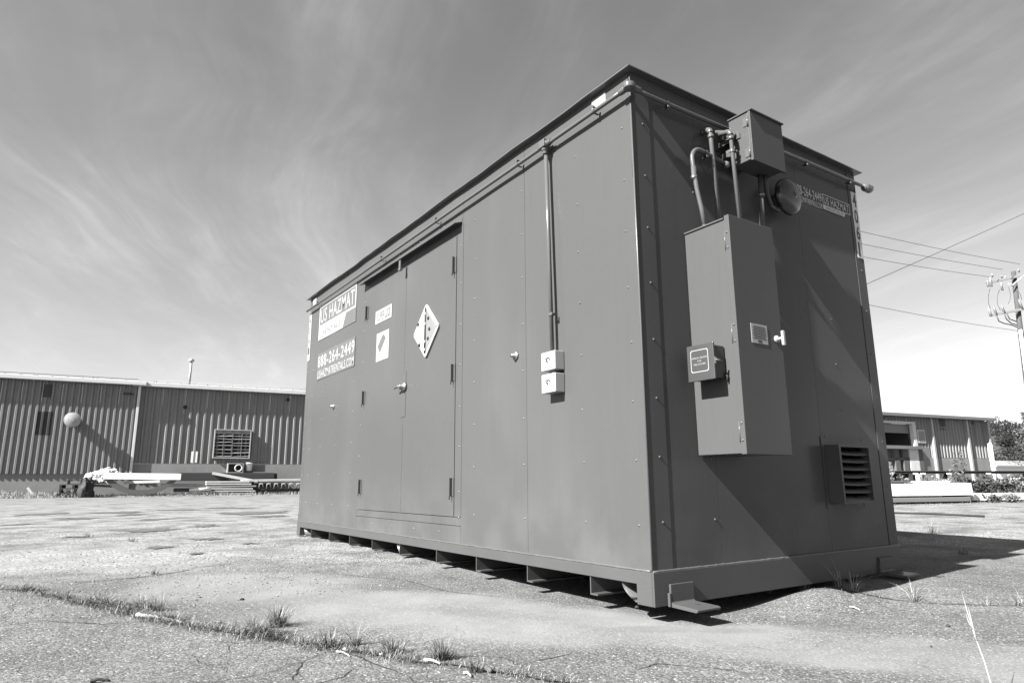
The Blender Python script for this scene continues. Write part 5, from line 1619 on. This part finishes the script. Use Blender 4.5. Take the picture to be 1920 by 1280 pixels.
for (px, py) in ((1868, 588), (1883, 585), (1858, 590), (1916, 576)):
    p = pole_pt(px, py, 0.22)
    m_ = MB(); m_.tube([p - Vector((0, 0, 0.1)), p + Vector((0, 0, 0.25)) - perp * 0.06, p + Vector((0, 0, 0.48)) - perp * 0.10], [0.07, 0.06, 0.035], 8); m_.build('surge_arrester', M['midsteel'] if px in (1868, 1883, 1916) else M['porcelain'], UP)
for a, b_ in (((1898, 535), (1920, 516)), ((1890, 532), (1899, 535))):
    m_ = MB(); m_.tube([pole_pt(*a, 0.25), pole_pt(*b_, 0.25)], 0.035, 6); m_.build('brace', M['trim'], UP)
for pts in (((1869, 592), (1873, 602), (1882, 606), (1896, 609), (1907, 613)), ((1884, 590), (1887, 598), (1896, 606), (1907, 609)), ((1888, 588), (1893, 598), (1907, 603))):
    m_ = MB(); m_.tube([pole_pt(*q, 0.3) for q in pts], 0.03, 6); m_.build('cable_loop', M['wire'], UP)
for pts in (((1856, 541), (1853, 556), (1854, 570), (1857, 578)), ((1874, 543), (1870, 555), (1870, 570), (1876, 582)), ((1891, 538), (1895, 552), (1894, 562), (1890, 570)), ((1908, 543), (1913, 552), (1916, 562))):
    m_ = MB(); m_.tube([pole_pt(*q, 0.28) for q in pts], 0.012, 5); m_.build('jumper_wire', M['wire'], UP)
m_ = MB(); m_.tube([pole_pt(1913, 618, 0.17), pole_pt(1953, 905, 0.17)], 0.085, 10); m_.build('cable_guard', M['whitepanel'], UP)


def wire(a, b_, da, db_, sag, label, r=0.012):
    A, B = at_depth(*a, da), at_depth(*b_, db_)
    pts = []
    for i in range(25):
        t = i / 24
        pts.append(A.lerp(B, t) - Vector((0, 0, sag * 4 * t * (1 - t))))
    m_ = MB(); m_.tube(pts, r, 5)
    tag(m_.build('power_line', M['wire'], org=A), label, 'power line', 'overhead wires')


dT = (top - CAM).dot(FV)
wire((1300, 352), (1912, 495), 30, dT - 0.3, 0.25, 'uppermost thin power line sloping down to the utility pole')
wire((1300, 385), (1880, 505), 29, dT - 0.3, 0.2, 'second power line from the top sloping down to the pole')
wire((1300, 415), (1856, 519), 28, dT - 0.3, 0.2, 'third power line from the top ending at the outer cutout')
wire((1300, 672), (2050, 340), 22, 34, 0.1, 'power line rising steeply to the right and crossing the others')
wire((1300, 495), (1909, 620), 28, dT - 0.1, 0.25, 'lowest power line meeting the pole below its crossarms')

# ------------------------------------------------------------------ wooded hill
random.seed(12)
hm = MB()
hx0 = at_depth(1700, 880, 260); hx1 = at_depth(2500, 880, 190)
hd_ = (hx1 - hx0); hd_.z = 0; hl = hd_.length; hd_.normalize(); hn = Vector((-hd_.y, hd_.x, 0))


def hill_h(s, t):
    return (14.5 + 3.5 * math.sin(s / 38.0 + 0.6) + 2.5 * math.sin(s / 13.0)) * sstep(0, 55, t) * (1 - 0.2 * sstep(80, 200, t)) * sstep(-30, 25, s)


nS, nT = 60, 26
for j in range(nT + 1):
    for i in range(nS + 1):
        s_ = -30 + (hl + 60) * i / nS; t_ = 200 * j / nT
        p = hx0 + hd_ * s_ + hn * t_; p.z = hill_h(s_, t_) + 0.2
        hm.v.append(tuple(p))
for j in range(nT):
    for i in range(nS):
        a = j * (nS + 1) + i; hm.f.append((a, a + 1, a + nS + 2, a + nS + 1)); hm.sm.append(True)
tag(hm.build('hill', M['hill'], fix=False), kind='structure')


def leaf_quads(mb, c, rx, rz, n, size, rnd=R):
    for _ in range(n):
        th = U(0, 2 * math.pi); ph = math.acos(U(-1, 1)); rr_ = U(0.35, 1.0) ** 0.5
        p = Vector(c) + Vector((rx * rr_ * math.sin(ph) * math.cos(th), rx * rr_ * math.sin(ph) * math.sin(th), rz * rr_ * math.cos(ph)))
        a = Vector((U(-1, 1), U(-1, 1), U(-1, 1))).normalized(); b_ = a.orthogonal().normalized()
        s1 = size * U(0.6, 1.3)
        k = len(mb.v)
        mb.v += [tuple(p + a * s1), tuple(p + b_ * s1 * 0.55), tuple(p - a * s1), tuple(p - b_ * s1 * 0.55)]
        mb.f.append((k, k + 1, k + 2, k + 3)); mb.sm.append(False)


wd = MB()
for _ in range(620):
    s_ = U(-20, hl + 20); t_ = U(0, 95)
    p = hx0 + hd_ * s_ + hn * t_; r_ = U(2.4, 4.6)
    p.z = hill_h(s_, t_) + r_ * 0.7
    leaf_quads(wd, p, r_, r_ * U(0.8, 1.25), 85, 0.55)
tag(wd.build('wooded_slope', M['woods'], fix=False), 'dense dark woods covering the far hill', 'woods', kind='stuff')


# ------------------------------------------------------------------ bushes behind the panels
def bush(p, w_, h_, n, size, label, mt='leaf', stems=7, flowers=0, name='bush', cat='bush'):
    p = Vector(p); p.z = gz(p.x, p.y)
    t = thing(name, p, label, cat)
    st = MB(); fo = MB(); fl_ = MB()
    for i in range(stems):
        a = U(0, 2 * math.pi); l_ = U(0.1, 1.0) * w_
        tip = p + Vector((math.cos(a) * l_, math.sin(a) * l_, h_ * U(0.55, 1.0)))
        mid_ = p.lerp(tip, 0.5) + Vector((U(-.1, .1), U(-.1, .1), h_ * 0.12))
        st.tube([p + Vector((math.cos(a) * l_ * 0.2, math.sin(a) * l_ * 0.2, -0.03)), mid_, tip], [0.014, 0.010, 0.004], 5)
        for k in range(n // stems):
            f = U(0.15, 1.0)
            q = (p.lerp(mid_, f * 2) if f < 0.5 else mid_.lerp(tip, f * 2 - 1)) + Vector((U(-1, 1), U(-1, 1), U(-0.8, 0.8))) * 0.16 * w_
            leaf_quads(fo, q, 0.03, 0.03, 1, size)
            if flowers and R() < flowers: leaf_quads(fl_, q + Vector((0, 0, 0.05)), 0.03, 0.03, 2, size * 0.8)
    st.build('stems', M['stem'], t); fo.build('foliage', M[mt], t, fix=False)
    if flowers: fl_.build('blossoms', M['flower'], t, fix=False)
    return t


def yard(px, n): return PW.pt(PW.uz(px, 920, n)[0], n, 0)


bush(yard(1672, -2.2), 0.28, 1.75, 700, 0.045, 'tall pale leafy bush hugging the right edge of the container', 'leafpale')
bush(yard(1690, -2.6), 0.40, 0.75, 420, 0.045, 'low curling pale weed at the foot of the tall pale bush', 'leafpale')
bush(yard(1762, -3.0), 0.50, 0.85, 420, 0.045, 'leafy bush with a few blossoms behind the thin sheet on the white panel', 'leafpale', flowers=0.10)
bush(yard(1735, -2.8), 0.45, 0.8, 330, 0.045, 'thin bush left of the flowering one behind the white panel', 'leaf')
bush(yard(1807, -2.4), 0.35, 1.55, 420, 0.045, 'upright thin bush rising behind the sloping end of the white panel', 'leaf')
bush(yard(1843, -2.2), 0.75, 0.62, 1000, 0.05, 'dense dark bush just right of the sloping panel end', 'leafdark')
bush(yard(1872, -2.1), 0.75, 0.62, 1000, 0.05, 'dense bush in the middle of the row at the right edge', 'leaf')
bush(yard(1897, -2.0), 0.7, 0.68, 1000, 0.05, 'bush with pale blossoms above the long white panel', 'leaf', flowers=0.16)
bush(yard(1925, -2.2), 0.7, 0.8, 1000, 0.05, 'outermost dense bush cut by the right edge', 'leafdark')
bush(yard(1895, 0.25), 0.4, 0.28, 420, 0.035, 'low weed in front of the long white panel', 'leafpale')
bush(yard(1862, 0.2), 0.35, 0.22, 330, 0.035, 'small weed patch left of the low weed before the long white panel', 'leaf')
# thin tree at the far right
random.seed(31)
tb_ = at_depth(1945, 893, 30); tb_.z = gz(tb_.x, tb_.y)
TR = thing('thin_tree', tb_, 'thin sparsely leaved tree reaching in from the right edge below the pole', 'tree')
trk = MB(); trk.tube([tb_ - Vector((0, 0, 0.2)), tb_ + Vector((0.05, 0, 1.6)), tb_ + Vector((-0.05, 0.1, 3.3))], [0.07, 0.05, 0.02], 8)
cr = MB()
for i in range(26):
    z = U(0.8, 3.2); a = U(0, 2 * math.pi); l_ = (3.6 - z) * 0.42 * U(0.5, 1)
    A = tb_ + Vector((0, 0, z)); B = A + Vector((math.cos(a) * l_, math.sin(a) * l_, U(0.2, 0.7)))
    trk.tube([A, A.lerp(B, 0.5) + Vector((0, 0, 0.06)), B], [0.02, 0.012, 0.004], 5)
    for k in range(40):
        leaf_quads(cr, A.lerp(B, U(0.3, 1.05)) + Vector((U(-.12, .12), U(-.12, .12), U(-.12, .12))), 0.03, 0.03, 1, 0.06)
trk.build('trunk', M['stem'], TR); cr.build('crown', M['leaf'], TR, fix=False)

# rough grass at the foot of the warehouse and along the guard rail
random.seed(77)


def blade(mb, p, h_, lean, w_):
    """a bent, tapering blade of grass"""
    d_ = Vector((math.cos(lean[0]), math.sin(lean[0]), 0)); sd = Vector((-d_.y, d_.x, 0))
    sd = (sd + d_ * U(-0.8, 0.8)).normalized() * w_
    k = len(mb.v)
    for i, t in enumerate((0.0, 0.4, 0.75)):
        q = p + d_ * (lean[1] * h_ * t ** 1.7) + Vector((0, 0, h_ * (t - 0.30 * lean[1] * t * t)))
        f = 1 - 0.35 * t
        mb.v += [tuple(q - sd * f), tuple(q + sd * f)]
    mb.v.append(tuple(p + d_ * (lean[1] * h_) + Vector((0, 0, h_ * (1 - 0.38 * lean[1])))))
    mb.f += [(k, k + 1, k + 3, k + 2), (k + 2, k + 3, k + 5, k + 4), (k + 4, k + 5, k + 6)]; mb.sm += [False] * 3


gr = MB()
for _ in range(9000):
    px = U(-60, 600); n = U(0.1, 3.0)
    if 190 < px < 480 and R() < 0.6: n = U(2.0, 3.0)
    p = LW.pt(LW.uz(px, 930, n)[0], n, 0); p.z = gz(p.x, p.y) - 0.01
    hh = (0.42 if px < 175 else 0.26) * U(0.4, 1.0) * (0.5 + 0.6 * (nz(p.x, p.y, 0.9, 2.2) + 0.5))
    if n > 2.3: hh *= 0.5
    blade(gr, p, max(0.03, hh), (U(0, 6.28), U(0.1, 0.8)), 0.008)
tag(gr.build('rough_grass', M['grasspale'], fix=False), 'rough dry grass along the foot of the warehouse', 'grass', kind='stuff')
gr = MB()
for _ in range(22000):
    px = U(1640, 1990); n = U(-6.5, -1.3) if R() < 0.93 else U(-1.3, 0.5)
    p = PW.pt(PW.uz(px, 920, n)[0], n, 0); p.z = gz(p.x, p.y) - 0.01
    hh = (0.50 if n < -1.2 else 0.10) * U(0.3, 1.0) * (0.7 + 0.6 * nz(p.x, p.y, 0.8, 6.6))
    blade(gr, p, hh, (U(0, 6.28), U(0.1, 0.8)), 0.008)
tag(gr.build('rough_grass', M['grass'], fix=False), 'rough grass around the bushes and white panels', 'grass', kind='stuff')

# ------------------------------------------------------------------ foreground grass, sticks, stones
random.seed(101)


def along(poly, f):
    ds = [(b_ - a).length for a, b_ in zip(poly, poly[1:])]; tot = sum(ds); x = f * tot
    for (a, b_), d_ in zip(zip(poly, poly[1:]), ds):
        if x <= d_: return a.lerp(b_, x / d_)
        x -= d_
    return poly[-1].copy()


def tuft(px, py, n, h_, spread, label, mt='grass', dry=0.25, lean=0.6):
    c = G0(px, py); c.z = gz(c.x, c.y)
    t = thing('grass_tuft', c, label, 'grass tuft', 'grass tufts in the asphalt')
    g1, g2 = MB(), MB()
    for _ in range(int(n * 1.8)):
        a = U(0, 6.28); r_ = spread * 0.75 * U(0, 1) ** 1.1
        p = c + Vector((math.cos(a) * r_, math.sin(a) * r_ * 0.6, 0)); p.z = gz(p.x, p.y) - 0.008
        hh = h_ * 0.98 * (U(0.5, 1.05) if R() < 0.35 else U(0.15, 0.6))
        blade(g2 if R() < dry else g1, p, hh, (a + U(-0.9, 0.9), U(0.15, lean * 1.5)), U(0.0008, 0.0018))
    g1.build('green_blades', M[mt], t, fix=False)
    if g2.f: g2.build('dry_blades', M['grasspale'], t, fix=False)
    return t


tuft(520, 1172, 150, 0.15, 0.075, 'tallest grass tuft on the front seam right of the white stick')
tuft(262, 1145, 90, 0.11, 0.10, 'grass tuft above the left end of the white stick', dry=0.4)
tuft(290, 1150, 60, 0.14, 0.07, 'sparse tall tuft just above the middle of the white stick', dry=0.4)
tuft(190, 1138, 70, 0.08, 0.09, 'low grass tuft on the front seam left of the white stick')
tuft(66, 1122, 40, 0.05, 0.05, 'small tuft on the front seam near the left edge', dry=0.5)
tuft(125, 1133, 60, 0.07, 0.06, 'second tuft on the front seam from the left edge', dry=0.4)
tuft(622, 1208, 130, 0.10, 0.09, 'broad tuft on the front seam where the forked blade stands')
tuft(665, 1205, 30, 0.13, 0.03, 'forked tall blades on the middle of the front seam', dry=0.5)
tuft(735, 1220, 120, 0.09, 0.07, 'round tuft on the front seam left of the white chip')
tuft(828, 1232, 170, 0.10, 0.07, 'dense dark tuft behind the white chip on the front seam', dry=0.12)
tuft(893, 1256, 70, 0.07, 0.05, 'tuft next to the second white chip at the bottom')
tuft(288, 1090, 36, 0.07, 0.03, 'small tuft on the short middle seam', dry=0.3)
tuft(345, 1083, 60, 0.035, 0.12, 'flat weeds at the right end of the short middle seam', dry=0.5)
tuft(165, 1013, 40, 0.10, 0.08, 'small weed alone on the far asphalt at the left')
tuft(249, 1023, 40, 0.12, 0.07, 'small weed beside the dark tar patches')
tuft(1512, 1113, 34, 0.19, 0.05, 'upright seeding tuft on the seam by the end of the container', dry=0.5, lean=0.45)
tuft(1578, 1117, 30, 0.24, 0.04, 'tall leaning tuft left of the middle of the right seam', dry=0.5, lean=0.8)
tuft(1600, 1120, 40, 0.17, 0.05, 'fan shaped tuft on the right seam', dry=0.5, lean=0.8)
tuft(1715, 1129, 26, 0.16, 0.04, 'thin tuft in the middle of the right seam', dry=0.6, lean=0.8)
tuft(1850, 1138, 26, 0.07, 0.04, 'small dry tuft on the right seam beyond the tall straw', dry=0.8, lean=0.9)
tuft(1912, 1140, 40, 0.10, 0.06, 'dry tuft on the right seam at the edge of the picture', dry=0.9, lean=0.9)
tuft(1443, 1109, 16, 0.14, 0.03, 'single thin tuft at the left end of the right seam', dry=0.4, lean=0.9)
tuft(935, 1072, 110, 0.07, 0.17, 'dry grass clump under the long side of the container', dry=0.8, lean=1.0)
tuft(876, 1065, 40, 0.035, 0.10, 'small weed left of the dry grass clump under the container')
tuft(745, 1058, 30, 0.03, 0.08, 'tiny weed on the gravel before the container doors')
tuft(1808, 1045, 60, 0.12, 0.10, 'tuft in the shadow edge right of the container', dry=0.5, lean=0.9)
tuft(1750, 1008, 60, 0.25, 0.15, 'tall tuft at the back edge of the container shadow', dry=0.5)

# creeping grass filling the seams
sg1 = MB(); sg2 = MB()
for poly, n, f0, f1, hh in ((FRONT_CRACK, 16000, 0.12, 0.95, 0.05), (FRONT_CRACK, 9000, 0.36, 0.80, 0.085), (MID_CRACK, 260, 0.1, 0.8, 0.022), (RIGHT_CRACK, 420, 0.05, 0.95, 0.035)):
    for _ in range(n):
        f = U(f0, f1)
        p = along(poly, f)
        den = nz(f * 30, 0, 1.0, 4.4 + hh * 50)
        if den < U(-0.7, 0.45): continue
        a = U(0, 6.28); r_ = abs(random.gauss(0, 0.05))
        p = p + Vector((math.cos(a) * r_, math.sin(a) * r_, 0)); p.z = gz(p.x, p.y) - 0.01
        blade(sg2 if R() < 0.4 else sg1, p, hh * U(0.25, 1.25) * (0.55 + max(0, den) * 1.3), (U(0, 6.28), U(0.3, 1.4)), U(0.0007, 0.0016))
tag(sg1.build('seam_grass', M['grass'], fix=False), 'short green grass creeping along the asphalt seams', 'grass', kind='stuff')
tag(sg2.build('dry_seam_grass', M['grasspale'], fix=False), 'dry pale grass litter along the asphalt seams', 'grass', kind='stuff')

# white stick and chips
def stick(pa, pb, r0, r1, label, mt='stick', name='stick', cat='stick', wob=0.004):
    A, B = G0(*pa), G0(*pb); A.z = gz(A.x, A.y) + r0 * 0.8; B.z = gz(B.x, B.y) + r1 * 0.8
    pts = []; rr_ = []
    for i in range(13):
        t = i / 12
        p = A.lerp(B, t) + Vector((0, 0, wob * mnoise.noise(Vector((t * 4, 1, 1))) + 0.006 * math.sin(math.pi * t))) + Vector((wob * mnoise.noise(Vector((t * 5, 3, 1))), 0, 0))
        pts.append(p); rr_.append(r0 + (r1 - r0) * t + 0.10 * r0 * mnoise.noise(Vector((t * 9, 5, 5))))
    rr_[0] *= 1.25
    m_ = MB(); m_.tube(pts, rr_, 9)
    return tag(m_.build(name, M[mt], org=A), label, cat)


stick((257, 1160), (349, 1171), 0.011, 0.005, 'long bleached white stick lying on the front seam')
stick((797, 1236), (826, 1243), 0.007, 0.004, 'white chip lying before the dense dark tuft', name='white_chip', cat='chip', wob=0.001)
stick((871, 1261), (884, 1267), 0.006, 0.004, 'smaller white chip near the bottom of the front seam', name='white_chip', cat='chip')
stick((632, 1217), (657, 1226), 0.005, 0.003, 'thin pale twig at the foot of the broad tuft')
stick((900, 1253), (922, 1259), 0.011, 0.008, 'dark bark piece right of the bottom tuft', 'wood', 'bark_piece', 'bark')
stick((170, 1275), (207, 1272), 0.007, 0.003, 'short dark twig at the bottom left corner', 'darkwood')
stick((1594, 1138), (1613, 1142), 0.006, 0.004, 'flat white scrap before the fan shaped tuft', 'stick', 'white_scrap', 'scrap')
stick((452, 1185), (470, 1183), 0.008, 0.004, 'tiny pale twig left of the tallest tuft')
# tall straw at the right
pts = [on_z(1872, 1330, -0.07)]
A = pts[0]; tipd = (G0(1700, 1150) - CAM).length
for (px, py, d_) in ((1858, 1280, 1.98), (1846, 1240, 2.05), (1832, 1202, 2.12), (1824, 1180, 2.16), (1812, 1140, 2.22), (1803, 1108, 2.28)):
    pts.append(at_depth(px, py, d_))
m_ = MB(); m_.tube(pts, [0.0022, 0.0021, 0.002, 0.0019, 0.0017, 0.0012, 0.0006], 6)
m_.tube([pts[3], at_depth(1822, 1165, 2.14), at_depth(1816, 1140, 2.15)], [0.002, 0.0016, 0.0005], 5)
m_.tube([pts[4], at_depth(1816, 1165, 2.17), at_depth(1811, 1150, 2.18)], [0.0015, 0.0012, 0.0004], 5)
tag(m_.build('straw_stalk', M['straw'], org=A), 'tall thin dry straw stalk leaning at the lower right', 'straw')

# pebbles that can be told apart, the rest is loose grit
def stone(px, py, r_, mt, label):
    c = G0(px, py); c.z = gz(c.x, c.y)
    bm = bmesh.new(); bmesh.ops.create_icosphere(bm, subdivisions=2, radius=1)
    sd = U(0, 50)
    for v in bm.verts:
        f = 1 + 0.35 * mnoise.noise(v.co * 1.3 + Vector((sd, 0, 0)))
        v.co = c + Vector((v.co.x * r_ * f, v.co.y * r_ * f * 0.8, v.co.z * r_ * f * 0.65 + r_ * 0.4))
    me = bpy.data.meshes.new('stone'); bm.to_mesh(me); bm.free(); me.materials.append(M[mt])
    tag(put('stone', me, None, c), label, 'stone')


stone(1194, 1133, 0.012, 'whitepanel', 'small white pebble at the foot of the near corner post')
stone(453, 1130, 0.013, 'darkwood', 'small dark clod on the pale silt above the tallest tuft')
stone(390, 1136, 0.008, 'stone', 'small pebble left of the dark clod')
stone(411, 1168, 0.012, 'stone', 'pale pebble between the white stick and the tallest tuft')
stone(645, 1213, 0.010, 'whitepanel', 'white pebble in the broad tuft')
stone(715, 1223, 0.010, 'whitepanel', 'white pebble left of the round tuft')
stone(1777, 1170, 0.012, 'rubber', 'flat dark stone left of the tall straw')
stone(1745, 1204, 0.006, 'rubber', 'tiny dark stone below the flat dark one')
grit = MB(); gritd = MB()
ico = None
bm = bmesh.new(); bmesh.ops.create_icosphere(bm, subdivisions=1, radius=1)
iv = [v.co.copy() for v in bm.verts]; it = [tuple(v.index for v in f.verts) for f in bm.faces]; bm.free()
oct_v = [Vector(q) for q in ((1, 0, 0), (-1, 0, 0), (0, 1, 0), (0, -1, 0), (0, 0, 1), (0, 0, -1))]
oct_f = [(0, 2, 4), (2, 1, 4), (1, 3, 4), (3, 0, 4), (2, 0, 5), (1, 2, 5), (3, 1, 5), (0, 3, 5)]


def grain(mb, p, r_):
    rt = Matrix.Rotation(U(0, 6.28), 3, 'Z') @ Matrix.Rotation(U(-0.6, 0.6), 3, 'X')
    mb.add([p + rt @ Vector((q.x * r_ * U(0.7, 1.3), q.y * r_ * U(0.6, 1.1), q.z * r_ * U(0.45, 0.8))) for q in oct_v], oct_f)


for _ in range(15000):
    px = U(-20, 1940); py = 1285 - 215 * R() ** 0.8
    if 560 < px < 1700 and py < 1090: continue
    p = G0(px, py)
    s_, _, _ = ground_masks(p.x, p.y, 3)
    if R() < s_ * 0.93: continue
    if nz(p.x, p.y, 2.0, 3.3) < U(-0.7, 0.4): continue
    if -0.01 < p.x < 2.5 and -0.02 < p.y < 6: continue
    p.z = gz(p.x, p.y) + 0.0005
    grain(grit if R() < 0.8 else gritd, p, 0.0016 + 0.0030 * R() ** 4)
for _ in range(14000):
    # gravel bed beside the far half of the container
    y = U(1.7, 9.5); x = -abs(random.gauss(0, 1.1 + 0.25 * y)) + 0.06
    if nz(x, y, 0.8, 1.3) < U(-0.6, 0.3): continue
    p = Vector((x, y, gz(x, y) + 0.001))
    grain(grit if R() < 0.85 else gritd, p, 0.004 + 0.007 * R() ** 2.5)
tag(grit.build('loose_grit', M['stone'], fix=False), 'loose pale grit and gravel scattered over the asphalt', 'gravel', kind='stuff')
tag(gritd.build('dark_grit', M['wood'], fix=False), 'loose dark grit scattered over the asphalt', 'gravel', kind='stuff')
